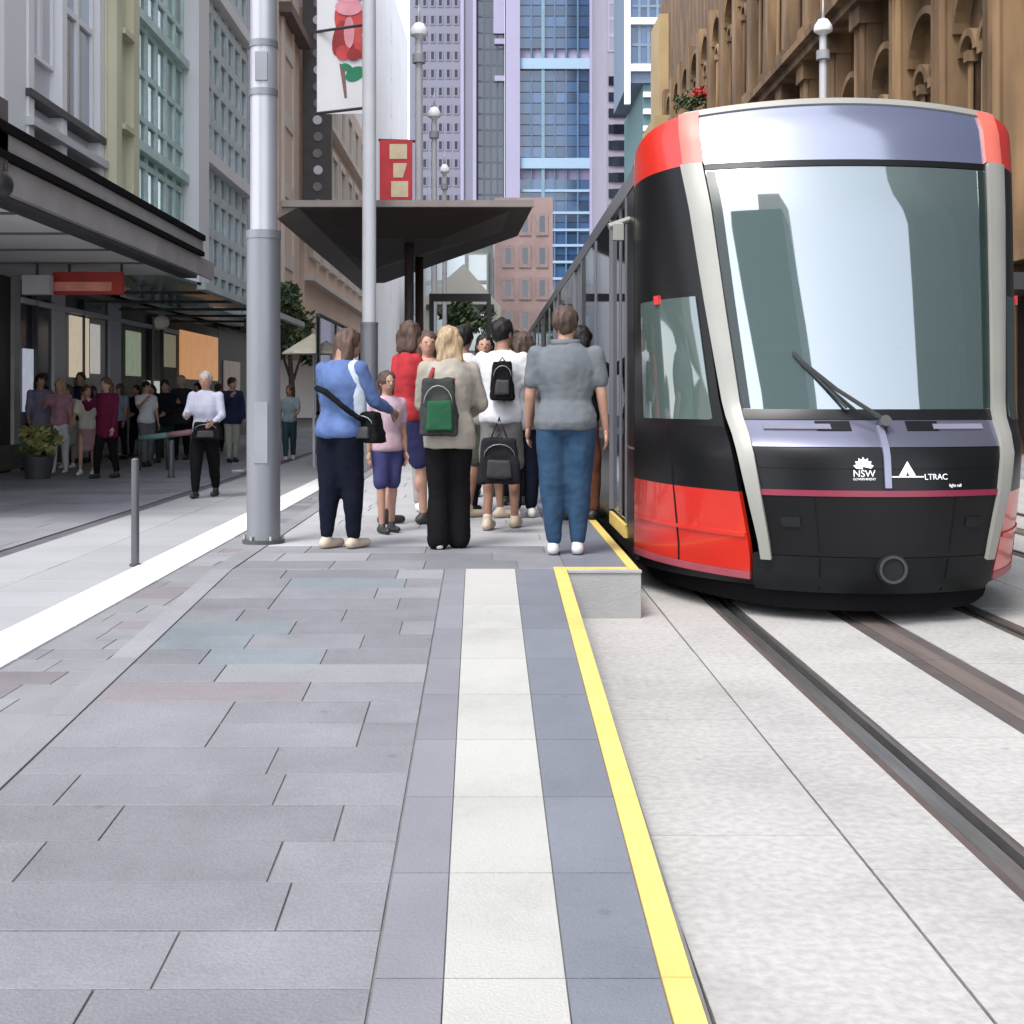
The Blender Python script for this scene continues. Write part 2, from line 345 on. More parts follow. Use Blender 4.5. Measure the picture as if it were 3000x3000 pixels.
C_brown = mat('brown_trim', (.16, .11, .095), .8, .1, 1)
# --- left row
b = thing('shop_building', 'narrow brown and white fronted building above the near end of the street awning', 'building', (-14, 18, 0))
bpart(b, 'wall', [(-20, -8.0, 13.4, 21.7, 3.75, 26)], C_brown); bpart(b, 'corner_pier', [(-20.01, -7.9, 21.7, 22.7, 3.75, 26)], C_white)
b = thing('shop_building', 'pale grey office front with white piers and a sloping string course above the awning', 'building', (-14, 25, 0))
bpart(b, 'wall', [(-20, -8.1, 22.7, 27.25, 3.75, 28)], C_grey)
for k, y in enumerate((22.75, 24.55, 26.95)): bpart(b, 'pier', [(-8.1, -7.86, y, y+.28, 4.0, 28)], C_white)
wgrid(b, 'window', 'x+', -8.1, 23.1, 24.5, 7.4, 26, 2, 12, C_white, C_grey, .07, .10)
wgrid(b, 'window', 'x+', -8.1, 24.9, 26.9, 6.6, 26, 2, 9, C_white, G_pale, .06, .12)
bpart(b, 'string_course', [(-8.1, -7.75, 22.7, 27.2, 6.05, 6.2)], M_white); bpart(b, 'string_course', [(-8.1, -7.8, 22.7, 27.2, 6.55, 6.68)], M_dark)
bpart(b, 'string_course', [(-8.1, -7.8, 22.7, 27.2, 5.75, 5.86)], M_dark)
b = thing('shop_building', 'olive stone pier building front between the grey office and the green glass facade', 'building', (-14, 28.1, 0))
bpart(b, 'wall', [(-20, -7.8, 27.25, 29.2, 3.75, 30)], C_olive)
bpart(b, 'pilaster', [(-7.8, -7.62, 27.3, 27.7, 4, 30)], C_olive); bpart(b, 'pilaster', [(-7.8, -7.62, 28.6, 29.1, 4, 30)], C_olive)
for z in range(5, 30, 2): bpart(b, 'ledge', [(-7.8, -7.56, 27.75, 28.55, z, z+.12)], C_olive)
b = thing('office_building', 'green glass fronted building with pale floor bands', 'building', (-14, 32, 0))
bpart(b, 'wall', [(-20, -8.1, 29.2, 35.0, 3.75, 30)], mat('dim_green', (.20, .26, .25), .8))
wgrid(b, 'window', 'x+', -8.1, 29.3, 34.9, 3.6, 29, 6, 24, mat('green_frame', (.52, .66, .63), .6), G_green, .07, .12)
for z in range(4, 29, 3): bpart(b, 'floor_band', [(-8.1, -7.84, 29.25, 34.95, z, z+.22)], mat('green_frame', (.52, .66, .63)))
b = thing('office_building', 'teal grey office building with bright white corner pier', 'building', (-14, 39, 0))
bpart(b, 'wall', [(-20, -8.15, 35.0, 44.5, 3.75, 32)], mat('teal_grey', (.46, .52, .54), .8)); bpart(b, 'corner_pier', [(-8.15, -7.6, 35.0, 36.3, 3.75, 32)], C_white)
wgrid(b, 'window', 'x+', -8.15, 36.5, 44.3, 4, 31, 7, 25, mat('teal_frame', (.50, .56, .58), .6), G_teal, .14, .14)
for z in (8.0, 13.0, 22): bpart(b, 'floor_band', [(-8.15, -7.8, 36.4, 44.4, z, z+.35)], C_white)
b = thing('office_building', 'dark grey slab building mostly hidden behind the big pole', 'building', (-14, 48, 0))
bpart(b, 'wall', [(-20, -8.2, 44.5, 51, 3.75, 34)], mat('slab_grey', (.24, .24, .27), .8)); wgrid(b, 'window', 'x+', -8.2, 45, 50.6, 5, 33, 4, 16, C_grey, G_dark, .2, .1)
b = thing('corner_building', 'cream and pink stone building right of the big pole', 'building', (-14, 55, 0))
bpart(b, 'wall', [(-20, -8.0, 51, 56.6, 3.75, 30)], C_beige); bpart(b, 'cornice', [(-8.0, -7.5, 51, 56.6, 16.2, 16.6)], C_brown)
wgrid(b, 'window', 'x+', -8.0, 51.6, 54.4, 4, 29, 1, 9, C_cream, C_beige, .3, .12)
sg = thing('vertical_sign', 'tall dark vertical blade sign with pale dots beside the cream building', 'sign', (-7.3, 57.4, 4))
bpart(sg, 'sign_panel', [(-7.95, -6.7, 57.2, 57.6, 8.4, 22)], mat('sign_brown', (.07, .06, .06), .6))
dm = MB().tube([(0, 0, 0), (0, -.06, 0)], .2, 12).mesh('dot', C_grey); dm2 = MB().tube([(0, 0, 0), (0, -.06, 0)], .2, 12).mesh('dot', mat('sign_grey', (.2, .2, .21), .6))
for k in range(18): inst('dot', dm if k % 3 == 0 else dm2, sg, (-7.3+.03*(k % 2), 57.2, 9.0+.72*k))
b = thing('department_store', 'cream department store front with white upper floors behind the flower banner', 'building', (-14, 72, 0))
bpart(b, 'wall', [(-24, -8.0, 58.2, 86, 3.75, 18.5)], C_beige); bpart(b, 'upper_wall', [(-24, -8.1, 58.2, 86, 18.5, 30)], C_white)
for z in (6.5, 10.5, 14.6): bpart(b, 'string_course', [(-8.0, -7.6, 58.2, 86, z, z+.25)], C_cream)
wgrid(b, 'window', 'x+', -8.0, 59, 85.5, 7.2, 18, 7, 3, C_cream, mat('beige_pane', (.42, .37, .33), .6), .35, .2, gapu=.25, gapz=.25)  # windows with greyish beige panes
b = thing('white_building', 'white rounded corner tower behind the red banner', 'building', (-14, 100, 0))
t = MB(); pr = [(-30, 86.2), (-8.2, 86.2), (-7.6, 88), (-7.4, 100), (-7.0, 118), (-8.2, 122), (-30, 122)]
t.prism([(x, y, 0) for x, y in pr], (0, 0, 33)); obj('wall', t, C_white, b)
t = MB(); pr2 = [(-30, 86.4), (-9.5, 86.4), (-8.6, 100), (-9.0, 121), (-30, 121)]; t.prism([(x, y, 33) for x, y in pr2], (0, 0, 14)); obj('upper_wall', t, C_white, b)
wgrid(b, 'window', 'x+', -7.4, 101, 117, 8, 31, 3, 8, C_white, G_pale, .5, .08, gapu=.3, gapz=.4)
# --- towers at the street end
b = thing('tower', 'purple grey tower dotted with small dark square windows', 'tower', (-8, 262, 0))
bpart(b, 'wall', [(-14.5, -1.9, 250, 275, 0, 110)], C_purple)
wgrid(b, 'window', 'y-', 250, -13.9, -5.0, 20, 108, 6, 26, C_purple, mat('dot_pane', (.012, .012, .025), .6), .25, .12, gapu=.3, gapz=.42, maxn=200)
bpart(b, 'pilaster', [(-4.9, -4.3, 249.6, 250, 0, 110), (-2.6, -1.95, 249.6, 250, 0, 110)], C_lav)
b = thing('tower', 'side face of the purple tower, its shade painted in dark slate blue', 'tower', (1, 262, 0))
bpart(b, 'wall', [(-1.85, 3.4, 251, 275, 0, 105)], mat('shaded_wall', (.05, .065, .09), .6))  # purple tower's side face in shadow, the shade put into its colour
wgrid(b, 'window', 'y-', 251, -1.7, 3.3, 12, 104, 4, 30, mat('shaded_frame', (.055, .07, .09), .6), G_dark, .16, .15)
bpart(b, 'ledge', [(1.5, 3.4, 250.2, 251, z, z+1.0) for z in (61, 68)], C_lav); bpart(b, 'upper_wall', [(1.3, 3.4, 250.3, 251, 70, 105)], C_lav)
b = thing('tower', 'tall blue glass tower framed by lavender piers and pale blue bands', 'tower', (13, 250, 0))
bpart(b, 'wall', [(3.6, 24.2, 240.5, 262, 12, 125)], C_lav)
bpart(b, 'pier', [(3.5, 6.0, 238.6, 240.5, 22, 125)], C_lav); bpart(b, 'pier', [(18.6, 22.9, 238.6, 240.5, 12, 125)], C_lav)
for z in (42.6, 60.6, 80, 100): bpart(b, 'blue_band', [(6.0, 18.6, 239.3, 240.5, z, z+1.9)], mat('pale_blue_band', (.26, .37, .48), .5, .04))  # pale blue bands across the glass front
me = MB().box(-1.02, 1.02, 0, .4, -.92, .92).mesh('pane', G_blue)
mul = mat('blue_mullion', (.07, .13, .22), .5)
for i in range(6):
    for j in range(44):
        z = 24+j*1.97
        if any(abs(z-(q+.95)) < 1.9 for q in (42.6, 60.6, 80, 100)): continue
        inst('pane', me, b, (7.05+i*2.1, 240.0, z))
bpart(b, 'mullion', [(6+i*2.1-.14, 6+i*2.1+.14, 239.7, 240.5, 20, 124) for i in range(1, 6)], mul); bpart(b, 'mullion', [(9.9, 10.5, 239.5, 240.5, 20, 124)], mat('pale_mullion', (.14, .24, .30), .5))
bpart(b, 'floor_band', [(6, 18.6, 239.6, 240.5, z, z+.45) for z in (22.5, 25.5, 28.5, 31.3, 34.4, 38.4)], mat('pale_blue_band', (.26, .37, .48)))
b = thing('tower', 'pinkish grey tower with rows of dark horizontal slots beside the tram roof', 'tower', (25, 220, 0))
bpart(b, 'wall', [(19.0, 32, 210, 240, 0, 100)], mat('pink_grey', (.25, .225, .28), .8, .05, .1))
sl = MB().box(-2.1, 2.1, -.25, 0, -.75, .75).mesh('slot_window', G_dark); sl2 = MB().box(-.5, .5, -.2, 0, -.7, .7).mesh('slot_window', G_dark)
for j in range(9): inst('slot_window', sl, b, (22.2, 210, 31+j*2.55)); inst('slot_window', sl2, b, (19.8, 210, 31+j*2.55))
wgrid(b, 'window', 'y-', 210, 19.2, 21.4, 56, 98, 1, 16, C_lav, mat('pink_grey', (.25, .225, .28)), .3, .1)
b = thing('tower', 'white framed tower with ladder like grid of blue windows left of the sandstone hall', 'tower', (24, 190, 0))
bpart(b, 'wall', [(19.2, 27, 180, 200, 44, 100)], mat('slate_blue', (.10, .14, .20), .6)); bpart(b, 'lower_wall', [(21.3, 27.2, 180.5, 205, 0, 44)], mat('teal_wall', (.06, .12, .13), .7))
for x in (18.7, 24.4): bpart(b, 'pier', [(x, x+.75, 179.2, 180, 32 if x > 20 else 41, 100)], C_white)
for k in range(11): bpart(b, 'cross_band', [(19.45, 24.4, 179.3, 180, 45.5+k*6.3, 46.4+k*6.3)], C_white)
wgrid(b, 'window', 'y-', 180, 19.5, 24.4, 46.5, 99, 4, 20, mat('shaded_frame2', (.12, .17, .23), .6), G_blue, .18, .2)
bpart(b, 'floor_band', [(21.3, 24.3, 180.0, 180.5, 26+k*2.3, 26.7+k*2.3) for k in range(8)], C_grey)
# --- low buildings at street end under the shelter
b = thing('gabled_building', 'small pale gabled building seen beneath the shelter roof', 'building', (-2, 112, 0))
t = MB(); t.prism([(-5.6, 110, 0), (1.2, 110, 0), (1.2, 110, 8.8), (-1.9, 110, 12.4), (-5.6, 110, 9.2)], (0, 12, 0)); obj('wall', t, mat('gable_stone', (.47, .46, .40), .85, .08, .4), b)
bpart(b, 'fascia', [(-5.0, .6, 109.4, 110, 8.6, 9.0)], M_black); bpart(b, 'window', [(-4.4, -.2, 109.8, 110, 5.2, 8.2)], G_green)
b = thing('low_building', 'low brown and pink brick building behind the right end of the shelter', 'building', (4, 128, 0))
bpart(b, 'wall', [(.8, 6.2, 124, 150, 0, 20)], mat('pink_brick', (.34, .24, .225), .85, .15, .5)); wgrid(b, 'window', 'y-', 124, 1.2, 6, 4, 19, 3, 5, mat('brick_trim', (.30, .22, .22), .8), G_dark, .3, .1, gapu=.3, gapz=.3)
b = thing('low_building', 'grey green glazed building in the gap under the shelter', 'building', (-7, 148, 0))
bpart(b, 'wall', [(-14, .6, 140, 150, 0, 17)], mat('grey_green', (.14, .17, .16), .8, .2, .3)); wgrid(b, 'window', 'y-', 140, -13.6, .2, 4, 16.6, 6, 4, mat('gg_frame', (.22, .24, .23), .7), G_teal, .2, .15)
# --- sandstone hall on the right
S = mat('sandstone', (.17, .097, .048), .9, .5, 1.6, .8, 7, c2=(.125, .076, .042), stretch=(1, 1, .25)); S2 = mat('sandstone_light', (.26, .162, .085), .9, .38, 1.3, .5, 5, c2=(.135, .083, .046), stretch=(1, 1, .2))
b = thing('sandstone_hall', 'ornate brown Victorian sandstone hall filling the background above the tram', 'building', (20, 60, 0))
XF = 13.6
bpart(b, 'wall', [(XF, 30, 30, 104, 0, 32)], S)
bw = 4.0; k = 0
def arch(t, x0, x1, yc, r, z, n=14, th=.35):
    for i in range(n):
        a0 = math.pi*i/n; a1 = math.pi*(i+1)/n
        q = [(yc+rr*math.cos(a), z+rr*math.sin(a)) for a, rr in ((a0, r), (a0, r+th), (a1, r+th), (a1, r))]
        t.hexa([(x0, *p) for p in q]+[(x1, *p) for p in q])
pier = MB(); pier.box(-.55, 0, -.55, .55, -8, 24); 
for s in (-.34, 0, .34): pier.tube([(-.62, s, 5.6), (-.62, s, 14.2)], .13, 8); 
pier.box(-.82, 0, -.6, .6, 5.0, 5.6); pier.box(-.85, 0, -.62, .62, 14.2, 14.9); pier.box(-.82, 0, -.6, .6, 16.0, 16.4)
pm = pier.mesh('pier', S2)
cs = MB(); 
for s in (-.5, .5): cs.tube([(-.30, s, 5.8), (-.26, s, 10.6)], .085, 7); cs.box(-.42, -.1, s-.14, s+.14, 10.6, 10.9)
cm_ = cs.mesh('column_pair', S2)
ar = MB(); arch(ar, -.32, 0, -.72, .48, 10.9, 10, .2); arch(ar, -.32, 0, .72, .48, 10.9, 10, .2); arch(ar, -.45, 0, 0, 1.32, 11.6, 14, .22)
am = ar.mesh('arch', S2)
wn = MB(); wn.cur = 0
for s in (-.72, .72):
    wn.box(-.10, 0, s-.48, s+.48, 6.0, 10.9); wn.tube([(-.08, s, 10.9), (0.0, s, 10.9)], .48, 16)
wn.tube([(-.1, 0, 12.3), (0, 0, 12.3)], .42, 14)
wn.cur = 1
for s in (-.72, .72): wn.box(-.14, -.10, s-.03, s+.03, 6, 11.2); wn.box(-.14, -.10, s-.46, s+.46, 8.5, 8.6)
wm = wn.mesh('window', [mat('warm_pane', (.055, .035, .022), .35, .4, 2), S])
y = 34.0
while y < 100:
    inst('pier', pm, b, (XF, y, 0)); inst('column_pair', cm_, b, (XF, y+2, 0)); inst('arch', am, b, (XF, y+2, 0)); inst('window', wm, b, (XF, y+2, 0)); 
    inst('window', wm, b, (XF, y+2, 10.2)); inst('arch', am, b, (XF, y+2, 10.2)); inst('column_pair', cm_, b, (XF, y+2, 10.2))
    y += bw
bpart(b, 'cornice', [(XF-1.0, XF, 30, 104.2, 14.9, 15.3), (XF-1.25, XF, 30, 104.3, 15.3, 15.6)], S2)
bpart(b, 'sill_course', [(XF-.7, XF, 30, 104.1, 4.7, 5.0)], S2); bpart(b, 'balustrade', [(XF-.5, XF-.1, 30, 104, 15.6, 16.1)], S2)
bpart(b, 'corner_block', [(XF-.9, XF+2, 98, 104.3, 18, 19), (XF-1.3, XF+2, 97, 104.5, 21, 22), (XF-.7, XF+2, 99, 104.1, 0, 30)], mat('sandstone_pale', (.36, .26, .13), .9, .1, .5))
bpart(b, 'shopfront', [(XF-.2, XF, y, y+3.2, .4, 3.8) for y in range(32, 98, 4)], G_dark)
bpart(b, 'shop_awning', [(XF-3.0, XF, 31, 96, 3.9, 4.3)], M_dark)
fl = thing('hanging_basket', 'red flowers and green leaves showing just left of the tram roof', 'plant', (12.9, 80, 19.1))
# ================================================================ LEFT AWNING AND SHOPS
M_gut = mat('gutter_black', (.01, .009, .01), .95, .1, 2, spec=.05); A_f = mat('awning_fascia', (.34, .31, .315), .6, .10, 1.5); A_s = mat('awning_soffit', (.70, .70, .67), .7, .05, .6); A_t = mat('awning_top', (.12, .115, .12), .7, .1, 2)
aw = thing('street_awning', 'long brown grey shop awning with dark gutter lines over the left footpath', 'awning', (-7, 18, 3.6))
bpart(aw, 'soffit', [(-8.8, -5.3, 13.4, 24.3, 3.62, 3.72)], A_s)
y = 13.45
me = MB().box(-.06, 0, -.745, .745, 0, .33).mesh('fascia_panel', A_f)
while y < 24.2: inst('fascia_panel', me, aw, (-5.24, y+.75, 3.62)); y += 1.5 if y+3 <= 24.4 else 1.53
bpart(aw, 'gutter', [(-5.34, -5.17, 13.4, 24.3, 3.955, 4.04)], M_gut); bpart(aw, 'upper_fascia', [(-5.36, -5.20, 13.4, 24.3, 4.04, 4.24)], A_f)
bpart(aw, 'gutter', [(-5.36, -5.15, 13.4, 24.3, 4.24, 4.34)], M_gut); bpart(aw, 'roof_sheet', [(-8.8, -5.36, 13.4, 24.3, 4.2, 4.3)], A_t)
bpart(aw, 'edge_beam', [(-5.6, -5.31, 13.4, 24.3, 3.56, 3.618)], M_dark); bpart(aw, 'end_bulkhead', [(-7.6, -5.2, 13.4, 14.4, 3.72, 4.6)], mat('bulkhead', (.14, .10, .095), .7))
for yy in range(14, 24, 2): bpart(aw, 'soffit_batten', [(-8.7, -5.7, yy, yy+.05, 3.59, 3.62)], A_t)
t = MB(); t.tube([(-5.28, 14.3, 3.62), (-5.28, 14.3, 3.9)], .10, 16); t.ell((-5.28, 14.3, 3.68), (.17, .17, .17), 16, 10)
tag(obj('dome_camera', t, M_black, None, True), 'black dome camera hanging at the near end of the brown awning', 'camera')
aw2 = thing('glass_awning', 'smaller pale teal glass awning beyond the brown one', 'awning', (-7, 30, 3.5))
t = MB(); rr = []
for k in range(7): a = k/6; rr.append((-5.3-3.4*a, 3.45+.55*math.sin(a*1.7)))
for k in range(6):
    x0, z0 = rr[k]; x1, z1 = rr[k+1]; t.hexa([(x0, 24.6, z0), (x1, 24.6, z1), (x1, 38, z1), (x0, 38, z0), (x0, 24.6, z0+.05), (x1, 24.6, z1+.05), (x1, 38, z1+.05), (x0, 38, z0+.05)])
obj('glass_roof', t, mat('teal_canopy', (.22, .28, .28), .3, .08, 1), aw2); bpart(aw2, 'edge_beam', [(-5.38, -5.22, 24.6, 38, 3.38, 3.52)], mat('pale_beam', (.45, .5, .5), .5))
bpart(aw2, 'rib', [(-8.6, -5.4, yy, yy+.08, 3.40, 3.46) for yy in (26, 28.5, 31, 33.5, 36)], M_dark)
# shopfront row, plane X=-8.8
sh = thing('shopfront_row', 'dark shopfronts with pale pilasters, posters and a warm lit display under the awning', 'shopfront', (-9, 32, 0))
def Yx(x): return 22000/(918-x)
D_black = mat('shop_dark', (.012, .012, .015), .5, .2, 1); D_navy = mat('shop_navy', (.03, .04, .055), .4, .2, 1)
specs = [(-300, 20, D_black, 3.6, 'shop_window'), (20, 33, mat('pale_post', (.36, .36, .35), .6), 3.6, 'pilaster'), (33, 97, G_dark, 3.6, 'shop_window'), (97, 118, C_grey, 3.6, 'pilaster'),
         (118, 203, D_navy, 3.6, 'shop_window'), (203, 224, C_grey, 3.6, 'pilaster'), (224, 332, mat('green_brown', (.045, .045, .03), .6, .5, 1.5, c2=(.015, .03, .015)), 3.6, 'shop_window'),
         (332, 412, D_black, 3.6, 'shop_window'), (412, 480, D_black, 3.8, 'shop_window')]
for x0, x1, m, z, nm in specs:
    y0, y1 = Yx(x0), Yx(x1); bpart(sh, nm, [(-9.4, -8.8+(.06 if nm == 'pilaster' else 0), y0+.01, y1-.01, 0, z)], m)
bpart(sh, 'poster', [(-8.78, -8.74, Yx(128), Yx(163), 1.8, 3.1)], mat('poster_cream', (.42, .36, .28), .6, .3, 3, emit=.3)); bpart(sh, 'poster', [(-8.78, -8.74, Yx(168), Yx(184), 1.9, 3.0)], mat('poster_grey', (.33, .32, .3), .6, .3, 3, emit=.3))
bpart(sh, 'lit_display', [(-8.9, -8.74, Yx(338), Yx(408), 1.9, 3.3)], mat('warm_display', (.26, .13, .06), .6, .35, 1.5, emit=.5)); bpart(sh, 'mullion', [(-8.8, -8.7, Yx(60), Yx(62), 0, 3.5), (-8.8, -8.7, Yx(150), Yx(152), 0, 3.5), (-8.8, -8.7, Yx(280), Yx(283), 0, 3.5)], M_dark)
bpart(sh, 'transom', [(-8.79, -8.7, Yx(33), Yx(332), 3.15, 3.25)], C_grey); bpart(sh, 'stall_riser', [(-8.79, -8.72, 12, Yx(330), .05, .5)], mat('stone_riser', (.10, .09, .08), .6))
bpart(sh, 'fascia', [(-8.9, -8.6, 24.3, 50, 3.75, 4.4)], mat('shop_fascia', (.10, .08, .075), .7))
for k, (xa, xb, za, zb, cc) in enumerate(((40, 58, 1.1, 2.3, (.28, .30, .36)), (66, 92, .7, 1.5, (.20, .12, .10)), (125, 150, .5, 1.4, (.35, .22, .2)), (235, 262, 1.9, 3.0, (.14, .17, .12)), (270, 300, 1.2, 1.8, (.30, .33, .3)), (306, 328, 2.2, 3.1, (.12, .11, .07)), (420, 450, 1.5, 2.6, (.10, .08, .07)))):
    bpart(sh, 'display_panel', [(-8.78, -8.745, Yx(xa), Yx(xb), za, zb)], mat('display_%d' % k, cc, .5, .4, 3, emit=.32))  # panels given a glow to brighten the shops under the awning
# hanging signs
s = thing('shop_sign', 'white square light box sign beside the red sign under the awning', 'sign', (-7.5, 22, 3.1))
bpart(s, 'box', [(PX(45, 22), PX(97, 22), 21.9, 22.1, PZ(556, 22), PZ(520, 22))], M_white); bpart(s, 'bracket', [(PX(70, 22)-.02, PX(70, 22)+.02, 21.98, 22.02, PZ(520, 22), 3.62)], M_dark)
s = thing('shop_sign', 'long red under awning sign with pale orange band', 'sign', (-6.8, 22.3, 3.1))
bpart(s, 'box', [(PX(103, 22.3), PX(232, 22.3), 22.2, 22.4, PZ(556, 22.3), PZ(514, 22.3))], mat('sign_red', (.42, .025, .02), .5)); bpart(s, 'letter_band', [(PX(106, 22.3), PX(214, 22.3), 22.17, 22.2, PZ(550, 22.3), PZ(533, 22.3))], mat('sign_orange', (.75, .27, .2), .5, .2, 4))
bpart(s, 'bracket', [(PX(120, 22)-.02, PX(120, 22)+.02, 22.28, 22.32, PZ(515, 22.3), 3.62), (PX(220, 22)-.02, PX(220, 22)+.02, 22.28, 22.32, PZ(515, 22.3), 3.62)], M_dark)
s = thing('street_lantern', 'small globe lamp on thin post in front of the lit shop display', 'lamp', (PX(305, 30), 30, 0))
t = MB(); t.tube([(PX(305, 30), 30, 0), (PX(305, 30), 30, 2.95)], .045, 8); obj('post', t, M_dark, s, True); t = MB(); t.ell((PX(305, 30), 30, 3.07), (.17, .17, .17)); obj('globe', t, mat('lamp_globe', (.7, .68, .6), .4), s, True)
# ================================================================ POLES
def pole(x, y, r, label, detail=False, gz=0, flat=False):
    p = thing('light_pole', label, 'pole', (x, y, gz), 'multi function light poles')
    t = MB(); t.tube([(x, y, gz), (x, y, 2.58)], [r, r], 24); obj('lower_shaft', t, M_pole_lo, p, True, 40)
    t = MB(); t.tube([(x, y, 2.58), (x, y, 7), (x, y, 11.75)], [r*.8, r*.78, r*.7], 24); obj('upper_shaft', t, M_pole_hi if detail else M_white, p, True, 40)
    t = MB(); t.tube([(x, y, 2.56), (x, y, 2.62)], r*1.04, 24); obj('collar', t, M_pole_lo, p, True, 40)
    if detail:
        t = MB(); t.tube([(x, y, gz), (x, y, gz+.03)], r*1.25, 24); obj('base_plate', t, M_dark, p, True, 40)
        for z in (3.62, 3.98): t = MB(); t.tube([(x, y, z), (x, y, z+.05)], r*.86, 24); obj('collar', t, M_pole_lo, p, True, 40)
        t = MB(); t.box(x-.05, x+.05, y-r-.004, y-r+.05, .9, 1.35); obj('hatch', t, mat('hatch_grey', (.21, .215, .235), .5), p)
        t = MB(); t.box(x-.045, x+.045, y-r*.8-.012, y-r*.8+.03, 3.72, 3.93); obj('access_panel', t, mat('hatch_grey', (.21, .215, .235), .5), p)
        t = MB(); t.tube([(x-r-.11, y, .83), (x-r+.02, y, .83)], .018, 8); obj('side_lug', t, M_dark, p, True)
        for a in range(6): t = MB(); t.tube([(x+r*1.13*math.cos(a*1.05), y+r*1.13*math.sin(a*1.05), gz+.02), (x+r*1.13*math.cos(a*1.05), y+r*1.13*math.sin(a*1.05), gz+.06)], .012, 6); obj('anchor_bolt', t, M_rail, p)
    t = MB(); t.rings([[(x+q*math.cos(a*math.pi/10), y+q*math.sin(a*math.pi/10), z) for a in range(20)] for q, z in ((r*.7, 11.70), (r*1.0, 11.74), (r*1.7, 11.80), (r*1.8, 11.88), (r*1.6, 11.98), (r*.9, 12.14), (r*.3, 12.17))]); obj('cap', t, mat('cap_white', (.85, .85, .87), .5, .02), p, True, 40)
    t = MB(); t.tube([(x, y, 12.14), (x, y, 12.7)], [.05, .015], 8); obj('finial', t, M_white, p, True)
    t = MB(); t.tube([(x, y, 11.0), (x, y, 11.25)], r*1.3, 16); obj('lamp_ring', t, mat('ring_grey', (.33, .33, .36), .5), p, True, 40)
    return p
pole(-1.66, 9.86, .125, 'big two tone grey pole standing at the left edge of the platform', True, .3)
pole(-1.95, 22, .145, 'slim grey pole in front of the dark shelter roof, flower banner behind it')
pole(-1.95, 38.2, .145, 'white light pole with flat cap, the nearer of two right of the red banner')
pole(-1.95, 49.3, .14, 'white light pole with cap in front of the dotted purple tower, smaller and farther')
pole(-1.95, 61.5, .13, 'farthest small white pole of the row, top just above the shelter roof')
pole(9.6, 37.8, .15, 'white pole with star like finial rising behind the tram roof')
# banners
bn = thing('flower_banner', 'tall white banner printed with a red flower and green leaf hung beside the slim pole', 'banner', (PX(640, 23), 23, 5))
Yb = 23
t = MB(); t.box(PX(598, Yb), PX(686, Yb), Yb-.01, Yb+.01, PZ(215, Yb), PZ(-60, Yb)); obj('cloth', t, mat('banner_white', (.74, .72, .74), .8, .04, 1), bn)
def blob(name, pts, m, yy=.016):
    t = MB(); t.prism([(PX(x, Yb), Yb-yy, PZ(y, Yb)) for x, y in pts], (0, .004, 0)); obj(name, t, m, bn)
Rr = mat('petal_red', (.55, .06, .06), .7, .2, 3, c2=(.62, .16, .12)); Gr = mat('leaf_green', (.02, .22, .11), .7, .15, 3)
def ellp(cx_, cy_, rx, ry, ang, n=16): return [(cx_+rx*math.cos(q)*math.cos(ang)-ry*math.sin(q)*math.sin(ang), cy_+rx*math.cos(q)*math.sin(ang)+ry*math.sin(q)*math.cos(ang)) for q in [2*math.pi*i/n for i in range(n)]]
Pd = mat('petal_dark', (.34, .03, .035), .7, .25, 3); Pk = mat('petal_pink', (.72, .30, .36), .7, .2, 3)
for k, (cx_, cy_, rx, ry, an, m_) in enumerate(((650, 48, 17, 40, -.25, Rr), (672, 52, 13, 42, .1, Rr), (660, 85, 26, 22, .1, Pd), (640, 72, 12, 34, .2, Pd), (676, 78, 9, 34, -.15, Rr), (658, 14, 26, 16, 0, Pk), (660, -14, 30, 20, 0, Pk), (659, 62, 10, 30, 0, Pk), (648, 100, 14, 14, .3, Rr), (668, 104, 14, 11, -.2, Pd))):
    blob('petal', ellp(cx_, cy_, rx, ry, an)[::-1], m_, .016+.003*k)
blob('leaf', ellp(670, 140, 20, 13, -.5)[::-1], Gr); blob('leaf', ellp(655, 128, 12, 7, .5)[::-1], Gr, .02); blob('stem', [(640, 120), (650, 122), (655, 185), (650, 186)], mat('stem_brown', (.2, .12, .12), .7), .012)
t = MB(); 
for z in (PZ(214, Yb), PZ(60, Yb)): t.tube([(PX(596, Yb), Yb, z), (-1.95, 22.5, z), (-1.95, 22.1, z)], .025, 6)
obj('bracket_arm', t, M_dark, bn)
bn = thing('red_banner', 'red and cream banner hung between the slim pole and the white light poles', 'banner', (PX(745, 38), 38, 7)); Yb = 38
t = MB(); t.box(PX(716, Yb), PX(778, Yb), Yb-.02, Yb+.02, PZ(394, Yb), PZ(264, Yb)); obj('cloth', t, mat('banner_red', (.62, .05, .06), .7, .12, 1.5), bn)
for q in ([(735, 272), (768, 272), (768, 300), (735, 300)], [(742, 308), (768, 308), (760, 335), (742, 335)], [(738, 342), (770, 342), (770, 372), (738, 372)]): blob('print_patch', q, mat('print_cream', (.78, .62, .42), .7, .1, 3), .03)
t = MB(); t.tube([(PX(714, Yb), Yb, PZ(264, Yb)), (-1.95, 38.2, PZ(264, Yb))], .04, 6); obj('bracket_arm', t, M_dark, bn)
